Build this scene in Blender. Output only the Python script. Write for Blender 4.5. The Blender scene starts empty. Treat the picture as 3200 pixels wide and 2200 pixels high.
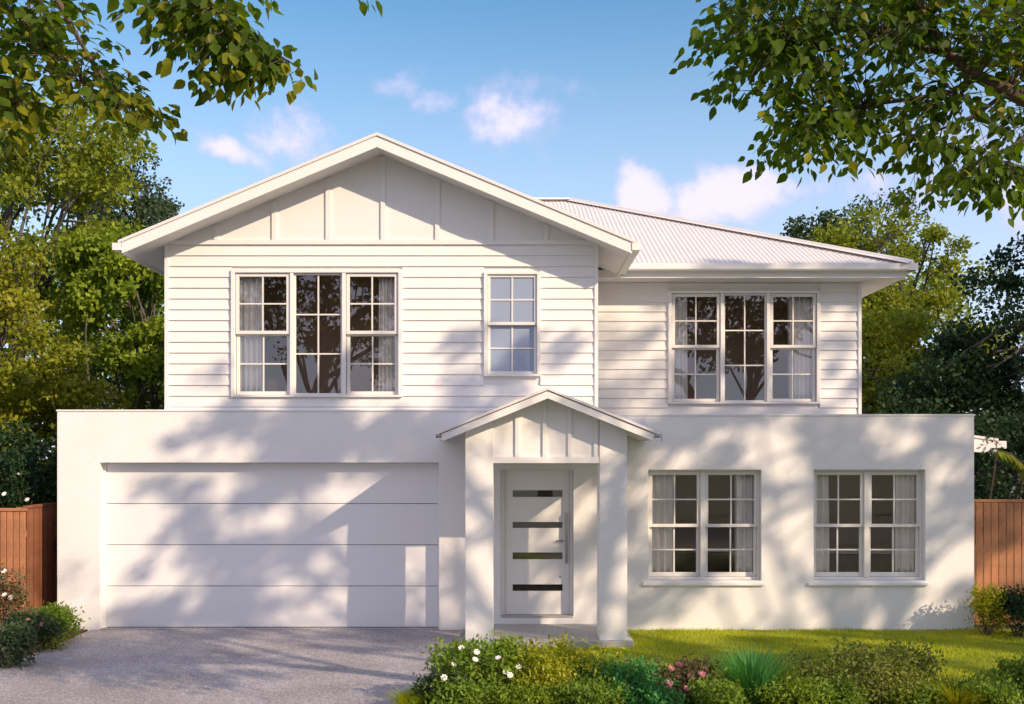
import bpy, math, random
import numpy as np
from mathutils import noise as mnoise
from mathutils import Vector, Matrix
random.seed(4)
SC = bpy.context.scene
COL = SC.collection

# ---------------------------------------------------------------- camera, sky, sun, exposure
CAM = (0.0, -15.0, 2.44)
F = 3315.0                                    # focal length in photograph pixels (3200 wide)
cd = bpy.data.cameras.new('camera'); cam = bpy.data.objects.new('camera', cd); COL.objects.link(cam)
cam.location = CAM; cam.rotation_euler = (math.radians(90), 0, 0)
cd.sensor_width = 36; cd.lens = 36*F/3200; cd.shift_y = 330/3200; cd.clip_start = .1; cd.clip_end = 2000
SC.camera = cam
SUN = Vector((1.15, -1.0, 0.79)).normalized()
EL = math.asin(SUN.z); AZ = math.atan2(SUN.x, SUN.y)     # azimuth from +Y towards +X

world = bpy.data.worlds.new('World'); SC.world = world; world.use_nodes = True
nt = world.node_tree; nt.nodes.clear()
def N(t, **k):
    n = nt.nodes.new(t)
    for a, b in k.items(): setattr(n, a, b)
    return n
def M_(op, a, b=None, c=None, clamp=False):
    n = N('ShaderNodeMath', operation=op, use_clamp=clamp)
    for i, v in enumerate((a, b, c)):
        if v is None: continue
        if isinstance(v, (int, float)): n.inputs[i].default_value = v
        else: nt.links.new(v, n.inputs[i])
    return n.outputs[0]
sky = N('ShaderNodeTexSky', sky_type='NISHITA'); sky.sun_disc = False
sky.sun_elevation = EL; sky.sun_rotation = AZ; sky.air_density = 1.0; sky.dust_density = .6; sky.ozone_density = 1.6
tc = N('ShaderNodeTexCoord'); sep = N('ShaderNodeSeparateXYZ'); nt.links.new(tc.outputs['Generated'], sep.inputs[0])
ys = M_('MAXIMUM', sep.outputs[1], .08)
U = M_('DIVIDE', sep.outputs[0], ys); W_ = M_('DIVIDE', sep.outputs[2], ys)
comb = N('ShaderNodeCombineXYZ'); nt.links.new(U, comb.inputs[0]); nt.links.new(W_, comb.inputs[1])
def noise(scale, detail, rough, vec):
    n = N('ShaderNodeTexNoise'); n.inputs['Scale'].default_value = scale; n.inputs['Detail'].default_value = detail
    n.inputs['Roughness'].default_value = rough; nt.links.new(vec, n.inputs['Vector']); return n.outputs['Fac']
n1 = noise(20, 7, .62, comb.outputs[0])
nw = N('ShaderNodeTexNoise'); nw.inputs['Scale'].default_value = 11; nw.inputs['Detail'].default_value = 4; nt.links.new(comb.outputs[0], nw.inputs['Vector'])
nws = N('ShaderNodeSeparateColor'); nt.links.new(nw.outputs['Color'], nws.inputs[0])
UW = M_('ADD', U, M_('MULTIPLY_ADD', nws.outputs[0], .11, -.055)); WW = M_('ADD', W_, M_('MULTIPLY_ADD', nws.outputs[1], .07, -.035))
# px, py, rx, ry, weight : individual fair-weather clouds by direction
clouds = [(905,425,170,75,1.0), (1000,440,85,90,.95), (715,495,115,55,1.1), (1590,390,155,75,1.0), (1620,300,120,45,.55), (1375,300,75,50,.85),
          (1280,235,90,50,.75), (2020,575,95,110,1.4), (2290,620,200,95,1.5), (2390,600,80,70,.9), (2800,580,260,80,.75), (2980,440,200,70,.75),
          (650,455,120,35,.35), (1750,300,90,40,.4), (925,340,60,25,.4), (1480,500,200,45,.30), (3300,640,300,120,.8), (-200,520,320,100,.8)]
tot = None
for (px, py, rx, ry, wt) in clouds:
    du = M_('DIVIDE', M_('SUBTRACT', UW, (px-1600)/F), rx/F); dw = M_('DIVIDE', M_('SUBTRACT', WW, (1430-py)/F), ry/F)
    e = M_('MULTIPLY', M_('MAXIMUM', M_('SUBTRACT', 1.0, M_('ADD', M_('MULTIPLY', M_('MULTIPLY', du, du), .6), M_('MULTIPLY', M_('MULTIPLY', dw, dw), .6))), 0.0), wt)
    tot = e if tot is None else M_('MAXIMUM', tot, e)
front = M_('MULTIPLY_ADD', n1, 2.4, -1.05); front = M_('ADD', tot, front)
front = M_('MULTIPLY', front, M_('GREATER_THAN', sep.outputs[1], .1))
mask = N('ShaderNodeMapRange', interpolation_type='SMOOTHSTEP'); nt.links.new(front, mask.inputs['Value'])
mask.inputs['From Min'].default_value = .25; mask.inputs['From Max'].default_value = 1.5
mask.inputs['To Max'].default_value = .80
mk = M_('MULTIPLY', mask.outputs[0], M_('GREATER_THAN', tot, .001))
# unseen sky beside and behind the camera: dense cloud added as fill light
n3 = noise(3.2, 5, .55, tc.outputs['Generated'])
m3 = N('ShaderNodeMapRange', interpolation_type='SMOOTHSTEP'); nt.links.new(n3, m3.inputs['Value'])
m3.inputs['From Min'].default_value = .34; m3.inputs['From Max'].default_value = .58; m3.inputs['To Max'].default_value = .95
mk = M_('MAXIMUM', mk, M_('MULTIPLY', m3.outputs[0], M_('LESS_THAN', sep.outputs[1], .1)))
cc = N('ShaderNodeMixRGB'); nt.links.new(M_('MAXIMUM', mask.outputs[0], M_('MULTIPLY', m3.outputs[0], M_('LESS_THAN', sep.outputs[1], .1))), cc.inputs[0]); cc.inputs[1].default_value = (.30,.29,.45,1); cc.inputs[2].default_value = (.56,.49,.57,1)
b1 = N('ShaderNodeBackground'); b1.inputs[1].default_value = .13
tint = N('ShaderNodeMixRGB', blend_type='MULTIPLY'); tint.inputs[0].default_value = 1; tint.inputs[2].default_value = (.32, .56, .63, 1)
nt.links.new(sky.outputs[0], tint.inputs[1])
hz = N('ShaderNodeMapRange', interpolation_type='SMOOTHSTEP'); nt.links.new(sep.outputs[2], hz.inputs['Value']); hz.inputs['From Min'].default_value = .46; hz.inputs['From Max'].default_value = .05; hz.inputs['To Max'].default_value = .85
hm = N('ShaderNodeMixRGB'); nt.links.new(hz.outputs[0], hm.inputs[0]); nt.links.new(tint.outputs[0], hm.inputs[1]); hm.inputs[2].default_value = (2.75, 3.0, 3.8, 1)
nt.links.new(hm.outputs[0], b1.inputs[0])
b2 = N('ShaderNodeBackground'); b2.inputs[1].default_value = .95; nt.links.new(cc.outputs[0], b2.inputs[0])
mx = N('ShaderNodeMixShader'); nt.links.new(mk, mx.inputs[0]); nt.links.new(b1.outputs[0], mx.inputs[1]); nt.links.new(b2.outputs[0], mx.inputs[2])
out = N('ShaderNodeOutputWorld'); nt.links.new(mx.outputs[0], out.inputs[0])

sl = bpy.data.lights.new('sun', 'SUN'); sl.energy = 2.5; sl.angle = math.radians(.7); sl.color = (1.0, .77, .54)
so = bpy.data.objects.new('sun', sl); COL.objects.link(so); so.location = (20, -20, 20)
so.rotation_euler = (-SUN).to_track_quat('-Z', 'Y').to_euler()
SC.view_settings.view_transform = 'Standard'; SC.view_settings.look = 'None'; SC.view_settings.gamma = 1
SC.view_settings.use_curve_mapping = False; SC.view_settings.exposure = 1.18

def W(px, py, d):
    """world point seen at photograph pixel (px, py) at distance d in front of the camera"""
    return Vector(((px-1600)/F*d, d-15, 2.44-(py-1430)/F*d))

# ---------------------------------------------------------------- materials
MATS = {}
def mat(name, col, rough=.6, var=.0, vscale=3, bump=0, bscale=80, metal=0, spec=.5, col2=None, detail=4):
    m = bpy.data.materials.new(name); m.use_nodes = True; t = m.node_tree; b = t.nodes['Principled BSDF']
    b.inputs['Roughness'].default_value = rough; b.inputs['Metallic'].default_value = metal
    b.inputs['Specular IOR Level'].default_value = spec
    b.inputs['Base Color'].default_value = (*col, 1)
    tcn = t.nodes.new('ShaderNodeTexCoord')
    if var or col2:
        n = t.nodes.new('ShaderNodeTexNoise'); n.inputs['Scale'].default_value = vscale; n.inputs['Detail'].default_value = detail; n.inputs['Roughness'].default_value = .6
        t.links.new(tcn.outputs['Object'], n.inputs['Vector'])
        r = t.nodes.new('ShaderNodeMapRange'); r.inputs['From Min'].default_value = .3; r.inputs['From Max'].default_value = .7
        t.links.new(n.outputs['Fac'], r.inputs['Value'])
        mi = t.nodes.new('ShaderNodeMixRGB'); t.links.new(r.outputs[0], mi.inputs[0])
        c2 = col2 or tuple(c*(1-var) for c in col)
        mi.inputs[1].default_value = (*col, 1); mi.inputs[2].default_value = (*c2, 1)
        t.links.new(mi.outputs[0], b.inputs['Base Color'])
    if bump:
        n = t.nodes.new('ShaderNodeTexNoise'); n.inputs['Scale'].default_value = bscale; n.inputs['Detail'].default_value = 3
        t.links.new(tcn.outputs['Object'], n.inputs['Vector'])
        bu = t.nodes.new('ShaderNodeBump'); bu.inputs['Strength'].default_value = bump; bu.inputs['Distance'].default_value = .01
        t.links.new(n.outputs['Fac'], bu.inputs['Height']); t.links.new(bu.outputs[0], b.inputs['Normal'])
    MATS[name] = m; return m
def leafmat(name, c1, c2, trans=.3, tcol=None, rough=.5):
    m = bpy.data.materials.new(name); m.use_nodes = True; t = m.node_tree; b = t.nodes['Principled BSDF']
    b.inputs['Roughness'].default_value = rough; b.inputs['Specular IOR Level'].default_value = .18
    g = t.nodes.new('ShaderNodeNewGeometry'); mi = t.nodes.new('ShaderNodeMixRGB')
    mi.inputs[1].default_value = (*c1, 1); mi.inputs[2].default_value = (*c2, 1)
    tcn = t.nodes.new('ShaderNodeTexCoord'); no = t.nodes.new('ShaderNodeTexNoise'); no.inputs['Scale'].default_value = 1.1
    t.links.new(tcn.outputs['Object'], no.inputs['Vector'])
    ad = t.nodes.new('ShaderNodeMath'); ad.operation = 'MULTIPLY_ADD'; t.links.new(g.outputs['Random Per Island'], ad.inputs[0]); ad.inputs[1].default_value = .55
    sb = t.nodes.new('ShaderNodeMath'); sb.operation = 'MULTIPLY_ADD'; t.links.new(no.outputs['Fac'], sb.inputs[0]); sb.inputs[1].default_value = 1.6; sb.inputs[2].default_value = -.57
    t.links.new(sb.outputs[0], ad.inputs[2]); ad.use_clamp = True
    t.links.new(ad.outputs[0], mi.inputs[0]); t.links.new(mi.outputs[0], b.inputs['Base Color'])
    tr = t.nodes.new('ShaderNodeBsdfTranslucent'); mt = t.nodes.new('ShaderNodeMixRGB'); mt.blend_type = 'MULTIPLY'; mt.inputs[0].default_value = 1
    t.links.new(mi.outputs[0], mt.inputs[1]); mt.inputs[2].default_value = (*(tcol or (1.6, 1.5, .6)), 1); t.links.new(mt.outputs[0], tr.inputs[0])
    ms = t.nodes.new('ShaderNodeMixShader'); ms.inputs[0].default_value = trans
    t.links.new(b.outputs[0], ms.inputs[1]); t.links.new(tr.outputs[0], ms.inputs[2]); t.links.new(ms.outputs[0], t.nodes['Material Output'].inputs[0])
    MATS[name] = m; return m

mat('render_paint', (.80,.79,.77), .75, var=.07, vscale=1.3, bump=.5, bscale=70, detail=8)
mat('board_paint', (.80,.79,.77), .55, var=.03, vscale=2, bump=.08, bscale=40)
mat('trim_paint', (.78,.765,.74), .45, var=.03, vscale=3)
mat('frame_paint', (.72,.70,.66), .4)
mat('soffit_paint', (.70,.69,.67), .7)
mat('door_paint', (.80,.79,.76), .4, bump=.03, bscale=30)
mat('garage_paint', (.76,.76,.76), .5, bump=.04, bscale=60)
mat('roof_metal', (.74,.70,.67), .4, var=.05, vscale=1.5, metal=0)
mat('gap_dark', (.05,.045,.04), .9)
mat('steel', (.35,.34,.33), .3, metal=.9)
mat('curtain', (.84,.80,.75), .9, spec=.1)
mat('room', (.50,.35,.24), .9, spec=.1)
mat('room_light', (.30,.31,.34), .9)
mat('furniture', (.16,.10,.06), .5, var=.4, vscale=5)
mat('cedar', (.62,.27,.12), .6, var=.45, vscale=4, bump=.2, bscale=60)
mat('cedar_shaded', (.34,.13,.06), .65, var=.45, vscale=4, bump=.2, bscale=60)  # same cedar, with the shade beside the house put into the colour
mat('bark', (.13,.085,.06), .85, var=.5, vscale=9, bump=.8, bscale=25)
mat('bark_grey', (.11,.10,.085), .85, var=.5, vscale=7, bump=.8, bscale=20)
mat('soil', (.045,.030,.020), .95, var=.5, vscale=14, bump=1, bscale=50)
mat('lawn_base', (.19,.25,.035), .95, var=.4, vscale=6, bump=.6, bscale=90)
mat('verge', (.14,.155,.09), .95, var=.5, vscale=1.2, bump=.6, bscale=60)
mat('asphalt', (.09,.09,.09), .85, var=.25, vscale=3, bump=.5, bscale=150)
mat('concrete', (.45,.44,.42), .8, var=.2, vscale=3, bump=.3, bscale=120)
mat('slab', (.42,.41,.39), .7, var=.15, vscale=4, bump=.2, bscale=120)
mat('petal_white', (.80,.78,.72), .6)
mat('petal_pink', (.45,.16,.20), .6)
mat('petal_blue', (.60,.66,.80), .6)
mat('edging', (.09,.05,.03), .8)
mat('tile_grey', (.20,.19,.19), .7)
for nm in ('board_paint', 'garage_paint', 'cedar', 'cedar_shaded'):
    t = MATS[nm].node_tree; b = t.nodes['Principled BSDF']; src = b.inputs['Base Color']
    oi = t.nodes.new('ShaderNodeObjectInfo'); mr = t.nodes.new('ShaderNodeMapRange'); mr.inputs['To Min'].default_value = .955 if 'paint' in nm else .72
    t.links.new(oi.outputs['Random'], mr.inputs[0]); mu = t.nodes.new('ShaderNodeMixRGB'); mu.blend_type = 'MULTIPLY'; mu.inputs[0].default_value = 1
    if src.is_linked: t.links.new(src.links[0].from_socket, mu.inputs[1])
    else: mu.inputs[1].default_value = src.default_value
    t.links.new(mr.outputs[0], mu.inputs[2]); t.links.new(mu.outputs[0], src)
# exposed aggregate driveway
m = mat('aggregate', (.33,.31,.31), .8, bump=.5, bscale=140)
t = m.node_tree; v = t.nodes.new('ShaderNodeTexVoronoi'); v.inputs['Scale'].default_value = 75
tcn = t.nodes.new('ShaderNodeTexCoord'); t.links.new(tcn.outputs['Object'], v.inputs['Vector'])
cr = t.nodes.new('ShaderNodeValToRGB'); sp = t.nodes.new('ShaderNodeSeparateColor'); t.links.new(v.outputs['Color'], sp.inputs[0]); t.links.new(sp.outputs[0], cr.inputs[0])
els = cr.color_ramp.elements; els[0].color = (.20,.185,.205,1); els[1].color = (.54,.51,.53,1); e = els.new(.45); e.color = (.32,.305,.32,1)
big = t.nodes.new('ShaderNodeTexNoise'); big.inputs['Scale'].default_value = .9; big.inputs['Detail'].default_value = 5; t.links.new(tcn.outputs['Object'], big.inputs['Vector'])
mm = t.nodes.new('ShaderNodeMapRange'); mm.inputs['From Min'].default_value = .3; mm.inputs['From Max'].default_value = .7; mm.inputs['To Min'].default_value = .68; mm.inputs['To Max'].default_value = 1.1
t.links.new(big.outputs['Fac'], mm.inputs[0]); mu = t.nodes.new('ShaderNodeMixRGB'); mu.blend_type = 'MULTIPLY'; mu.inputs[0].default_value = 1
t.links.new(cr.outputs[0], mu.inputs[1]); t.links.new(mm.outputs[0], mu.inputs[2]); t.links.new(mu.outputs[0], t.nodes['Principled BSDF'].inputs['Base Color'])
# glass: clear with a mirror coat
def glass(name, refl, tint=(1,1,1)):
    m = bpy.data.materials.new(name); m.use_nodes = True; t = m.node_tree; t.nodes.clear()
    tr = t.nodes.new('ShaderNodeBsdfTransparent'); tr.inputs[0].default_value = (*tint, 1)
    gl = t.nodes.new('ShaderNodeBsdfGlossy'); gl.inputs['Roughness'].default_value = .0; gl.inputs[0].default_value = (1,1,1,1)
    lw = t.nodes.new('ShaderNodeLayerWeight'); lw.inputs[0].default_value = .25
    mr = t.nodes.new('ShaderNodeMapRange'); mr.inputs['To Min'].default_value = refl; mr.inputs['To Max'].default_value = .9; t.links.new(lw.outputs['Fresnel'], mr.inputs[0])
    ms = t.nodes.new('ShaderNodeMixShader'); o = t.nodes.new('ShaderNodeOutputMaterial')
    t.links.new(mr.outputs[0], ms.inputs[0]); t.links.new(tr.outputs[0], ms.inputs[1]); t.links.new(gl.outputs[0], ms.inputs[2]); t.links.new(ms.outputs[0], o.inputs[0])
    MATS[name] = m
glass('glass', .09); glass('glass_sky', .11)
m = mat('frosted', (.27,.33,.45), .35, spec=.6)
leafmat('leaf_front', (.032,.070,.005), (.10,.155,.008), .50, (1.9,1.9,.2), .55)
leafmat('leaf_front_sunlit', (.08,.11,.010), (.28,.28,.018), .45, (1.8,1.6,.3), .4)  # front leaf again, its sunlit yellow put into the colour
leafmat('leaf_shade', (.04,.07,.015), (.08,.11,.02), .25)
leafmat('leaf_olive', (.09,.14,.016), (.31,.35,.035), .40, (1.5,1.4,.5))
leafmat('leaf_gold', (.10,.15,.014), (.34,.34,.028), .36, (1.5,1.3,.5))
leafmat('leaf_mid', (.06,.11,.018), (.19,.27,.034), .34)
leafmat('leaf_bright', (.09,.17,.018), (.28,.36,.035), .38)
leafmat('leaf_dark', (.012,.035,.016), (.030,.065,.022), .2)
leafmat('leaf_blue', (.030,.060,.030), (.075,.11,.05), .25)
leafmat('leaf_emerald', (.04,.17,.05), (.12,.36,.10), .38)
leafmat('leaf_red', (.10,.05,.035), (.17,.17,.07), .25, (1.3,1,.8))
leafmat('leaf_yellow', (.20,.26,.015), (.48,.46,.04), .4)
leafmat('leaf_shrub', (.09,.17,.025), (.26,.37,.05), .38)
leafmat('leaf_shrub_olive', (.09,.13,.03), (.28,.30,.07), .35)
leafmat('leaf_grass', (.25,.32,.014), (.54,.55,.040), .42, (1.4,1.4,.5))

# ---------------------------------------------------------------- mesh helpers
def link(o, parent=None, mats=None):
    COL.objects.link(o)
    if parent is not None: o.parent = parent
    return o
class MB:
    def __init__(s): s.v = []; s.f = []
    def poly(s, pts):
        n = len(s.v); s.v += [tuple(p) for p in pts]; s.f.append(tuple(range(n, n+len(pts))))
    def box(s, x0, x1, y0, y1, z0, z1):
        n = len(s.v)
        s.v += [(x0,y0,z0),(x1,y0,z0),(x1,y1,z0),(x0,y1,z0),(x0,y0,z1),(x1,y0,z1),(x1,y1,z1),(x0,y1,z1)]
        s.f += [tuple(n+i for i in q) for q in ((0,3,2,1),(4,5,6,7),(0,1,5,4),(1,2,6,5),(2,3,7,6),(3,0,4,7))]
    def prism(s, prof, y0, y1):
        """profile in x,z (anticlockwise seen from -y) extruded from y0 to y1"""
        n = len(s.v); k = len(prof)
        s.v += [(x, y0, z) for x, z in prof] + [(x, y1, z) for x, z in prof]
        s.f.append(tuple(n+i for i in range(k))); s.f.append(tuple(n+k+i for i in reversed(range(k))))
        for i in range(k):
            j = (i+1) % k; s.f.append((n+i, n+k+i, n+k+j, n+j))
    def prism_x(s, prof, x0, x1):
        """profile in y,z extruded along x"""
        n = len(s.v); k = len(prof)
        s.v += [(x0, y, z) for y, z in prof] + [(x1, y, z) for y, z in prof]
        s.f.append(tuple(n+i for i in reversed(range(k)))); s.f.append(tuple(n+k+i for i in range(k)))
        for i in range(k):
            j = (i+1) % k; s.f.append((n+i, n+j, n+k+j, n+k+i))
    def tube(s, pts, rad, k=7):
        pts = [Vector(p) for p in pts]; n = len(s.v); up = Vector((.13,.2,.97))
        for i, p in enumerate(pts):
            d = (pts[min(i+1, len(pts)-1)] - pts[max(i-1, 0)]).normalized()
            a = d.cross(up)
            if a.length < .1: a = d.cross(Vector((1,0,0)))
            a.normalize(); b = d.cross(a)
            for j in range(k):
                t_ = 2*math.pi*j/k; s.v.append(tuple(p + (a*math.cos(t_)+b*math.sin(t_))*rad[i]))
        for i in range(len(pts)-1):
            for j in range(k):
                q = (j+1) % k; s.f.append((n+i*k+j, n+i*k+q, n+(i+1)*k+q, n+(i+1)*k+j))
        s.f.append(tuple(n+j for j in reversed(range(k)))); s.f.append(tuple(n+(len(pts)-1)*k+j for j in range(k)))
    def build(s, name, m, parent=None, smooth=False, bevel=0, **props):
        me = bpy.data.meshes.new(name); me.from_pydata(s.v, [], s.f); me.materials.append(MATS[m]); me.validate()
        if smooth: me.polygons.foreach_set('use_smooth', [True]*len(me.polygons))
        o = bpy.data.objects.new(name, me); link(o, parent)
        if bevel:
            b = o.modifiers.new('bevel', 'BEVEL'); b.width = bevel; b.segments = 2; b.limit_method = 'ANGLE'
        for k_, v_ in props.items(): o[k_] = v_
        return o
def empty(name, loc=(0,0,0), parent=None, **props):
    o = bpy.data.objects.new(name, None); o.location = loc; link(o, parent); o.empty_display_size = .2
    for k_, v_ in props.items(): o[k_] = v_
    return o
def np_mesh(name, V, Q, m, parent=None, smooth=False, **props):
    """V (n,3), Q (m,k) faces all with k corners"""
    me = bpy.data.meshes.new(name); k = Q.shape[1]
    me.vertices.add(len(V)); me.vertices.foreach_set('co', V.astype(np.float32).ravel())
    me.loops.add(Q.size); me.loops.foreach_set('vertex_index', Q.astype(np.int32).ravel())
    me.polygons.add(len(Q)); me.polygons.foreach_set('loop_start', np.arange(0, Q.size, k, dtype=np.int32))
    if smooth: me.polygons.foreach_set('use_smooth', [True]*len(Q))
    me.materials.append(MATS[m]); me.update(calc_edges=True)
    o = bpy.data.objects.new(name, me); link(o, parent)
    for k_, v_ in props.items(): o[k_] = v_
    return o
def unit(a): return a/np.maximum(np.linalg.norm(a, axis=1, keepdims=True), 1e-6)
def leaves(C, size, rng, up=.35, droop=.2, wid=.32, dirs=None):
    """one folded quad per leaf; returns V, Q"""
    n = len(C); u = rng.normal(size=(n,3)); u[:,2] -= droop*1.5
    if dirs is not None: u = u*.6 + dirs
    u = unit(u); nn = rng.normal(size=(n,3)); nn[:,2] += up*2; v = unit(np.cross(nn, u)); nn = np.cross(u, v)
    L = (size*(.65+.7*rng.random(n)))[:,None]
    V = np.stack([C, C+u*L*.5+v*L*wid+nn*L*.10, C+u*L, C+u*L*.5-v*L*wid+nn*L*.10], axis=1).reshape(-1,3)
    return V, np.arange(4*n).reshape(n,4)

def wall_holes(mb, x0, x1, z0, z1, y0, y1, holes):
    xs = sorted({x0, x1, *[h[0] for h in holes], *[h[1] for h in holes]}); zs = sorted({z0, z1, *[h[2] for h in holes], *[h[3] for h in holes]})
    xs = [x for x in xs if x0 <= x <= x1]; zs = [z for z in zs if z0 <= z <= z1]
    def solid(i, j):
        if i < 0 or j < 0 or i >= len(xs)-1 or j >= len(zs)-1: return False
        cx = (xs[i]+xs[i+1])/2; cz = (zs[j]+zs[j+1])/2
        return not any(h[0] < cx < h[1] and h[2] < cz < h[3] for h in holes)
    for i in range(len(xs)-1):
        for j in range(len(zs)-1):
            if not solid(i, j): continue
            a, b, c, d = xs[i], xs[i+1], zs[j], zs[j+1]
            mb.poly([(a,y0,c),(b,y0,c),(b,y0,d),(a,y0,d)]); mb.poly([(b,y1,c),(a,y1,c),(a,y1,d),(b,y1,d)])
            if not solid(i-1, j): mb.poly([(a,y1,c),(a,y0,c),(a,y0,d),(a,y1,d)])
            if not solid(i+1, j): mb.poly([(b,y0,c),(b,y1,c),(b,y1,d),(b,y0,d)])
            if not solid(i, j-1): mb.poly([(a,y1,c),(b,y1,c),(b,y0,c),(a,y0,c)])
            if not solid(i, j+1): mb.poly([(a,y0,d),(b,y0,d),(b,y1,d),(a,y1,d)])

# ================================================================ THE GROUND
def sheet(name, pts, z, m, **p):
    mb = MB(); mb.poly([(x, y, z) for x, y in pts]); return mb.build(name, m, kind='structure', **p)
def sheet_thick(name, pts, z, th, m, **p):
    mb = MB(); k = len(pts); n = 0
    mb.v = [(x,y,z) for x,y in pts] + [(x,y,z-th) for x,y in pts]
    mb.f = [tuple(range(k)), tuple(reversed(range(k,2*k)))] + [(i, k+i, k+(i+1)%k, (i+1)%k) for i in range(k)]
    return mb.build(name, m, kind='structure', **p)
sheet('ground', [(-600,-600),(600,-600),(600,900),(-600,900)], -.04, 'verge')
sheet_thick('lawn', [(-.61,-1.42),(-1.14,-4.6),(-1.5,-8.0),(12,-8.0),(12,0),(-.2,0)], .0, .05, 'lawn_base')
sheet_thick('driveway', [(-5.95,-12.0),(-1.9,-12.0),(-1.5,-8.02),(-1.14,-4.62),(-.615,-1.42),(-.30,-.02),(-5.95,-.02)], .006, .05, 'aggregate')
sheet_thick('driveway_apron', [(-5.83,-.018),(-1.03,-.018),(-1.03,.17),(-5.83,.17)], .012, .05, 'aggregate')
sheet_thick('garden_path', [(-.60,-1.44),(-.86,-2.6),(-.10,-2.3),(.22,-1.44)], .012, .05, 'concrete')
sheet('footpath', [(-60,-13.4),(60,-13.4),(60,-12.02),(-60,-12.02)], -.02, 'concrete')
sheet('road', [(-200,-23),(200,-23),(200,-15.4),(-200,-15.4)], -.03, 'asphalt')
sheet_thick('left_bed_soil', [(-9,-6.5),(-5.99,-6.5),(-5.99,-.02),(-9,-.02)], .015, .06, 'soil')
sheet_thick('front_bed_soil', [(-1.25,-6.2),(7,-6.2),(7,-4.15),(2.5,-4.0),(.2,-3.8),(-1.02,-4.1)], .02, .06, 'soil')
mb = MB(); mb.box(-5.985,-5.955,-6.5,-.3,-.02,.07); mb.build('bed_edging', 'edging', label='dark timber edging strip between left garden bed and driveway', category='edging')

# ================================================================ THE HOUSE
house = empty('house', (0,0,0), label='two-storey white weatherboard and rendered house with a double garage, gable and small portico', category='house')
WY = 0.0
GL, GR, GT = -5.83, -1.03, 2.37
LWX0, LWX1, LWT = -6.43, .445, 3.096
RWX1, RWT = 6.534, 3.033
# door niche
DNX0, DNX1, DNT = -.165, .87, 2.27
winA = (1.925, 3.527, .70, 2.27); winB = (4.267, 5.846, .70, 2.27)
mb = MB(); wall_holes(mb, LWX0, LWX1, -.05, LWT, 0, .24, [(GL,GR,-.05,GT), (DNX0, LWX1, .20, DNT)]); mb.build('rendered_wall', 'render_paint', house)
mb = MB(); wall_holes(mb, LWX1, RWX1, -.05, RWT, 0.0, .24, [(LWX1, DNX1, .20, DNT), winA, winB]); mb.build('rendered_wall', 'render_paint', house)
mb = MB(); mb.box(LWX0, LWX0+.24, .24, 11.2, -.05, LWT-.01); mb.box(RWX1-.24, RWX1, .24, 11.2, -.05, RWT-.01); mb.box(LWX0, RWX1, 11.2, 11.44, -.05, 3.0); mb.build('side_wall', 'render_paint', house)
mb = MB(); mb.box(LWX0+.24, RWX1-.24, .24, 11.2, 2.72, 2.9); mb.build('flat_roof', 'tile_grey', house)
# parapet cappings
mb = MB(); mb.box(LWX0-.012, LWX1, -.012, .26, LWT+.0, LWT+.022); mb.build('parapet_cap', 'trim_paint', house)
mb = MB(); mb.box(LWX1+.001, RWX1+.012, -.012, .26, RWT, RWT+.022); mb.build('parapet_cap', 'trim_paint', house)

# garage door: four sectional panels
gd = empty('garage_door', (0,0,0), house)
ph = (GT-.012)/4
for i in range(4):
    z0 = .012+i*ph; mb = MB(); mb.box(GL+.03, GR-.03, .18, .22, z0+.004, z0+ph-.004)
    mb.build('door_panel', 'garage_paint', gd, bevel=.006)
mb = MB(); mb.box(GL+.03, GR-.03, .205, .24, .02, GT); mb.build('door_backing', 'gap_dark', gd)
for xj in (GL, GR-.03): mb = MB(); mb.box(xj, xj+.03, .15, .24, 0, GT); mb.build('door_jamb', 'trim_paint', gd)
mb = MB(); mb.box(GL+.031, GR-.031, .19, .21, .0, .014); mb.build('rubber_seal', 'gap_dark', gd)

# ---------------------------------------------------------------- windows
def room(x0, x1, z0, z1, y0, depth=1.5, m='room', furn=None):
    mb = MB(); e = .02
    a, b, c, d = x0-.25, x1+.25, z0-.5, z1+.15
    mb.poly([(a,y0+depth,c),(b,y0+depth,c),(b,y0+depth,d),(a,y0+depth,d)])
    mb.poly([(a,y0,c),(a,y0+depth,c),(a,y0+depth,d),(a,y0,d)]); mb.poly([(b,y0,c),(b,y0,d),(b,y0+depth,d),(b,y0+depth,c)])
    mb.poly([(a,y0,c),(b,y0,c),(b,y0+depth,c),(a,y0+depth,c)]); mb.poly([(a,y0,d),(a,y0+depth,d),(b,y0+depth,d),(b,y0,d)])
    # front returns between the room and the window opening
    mb.poly([(a,y0,c),(x0,y0,c),(x0,y0,d),(a,y0,d)]); mb.poly([(x1,y0,c),(b,y0,c),(b,y0,d),(x1,y0,d)])
    mb.poly([(x0,y0,c),(x1,y0,c),(x1,y0,z0),(x0,y0,z0)]); mb.poly([(x0,y0,z1),(x1,y0,z1),(x1,y0,d),(x0,y0,d)])
    return mb.build('room_wall', m, house)
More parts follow.
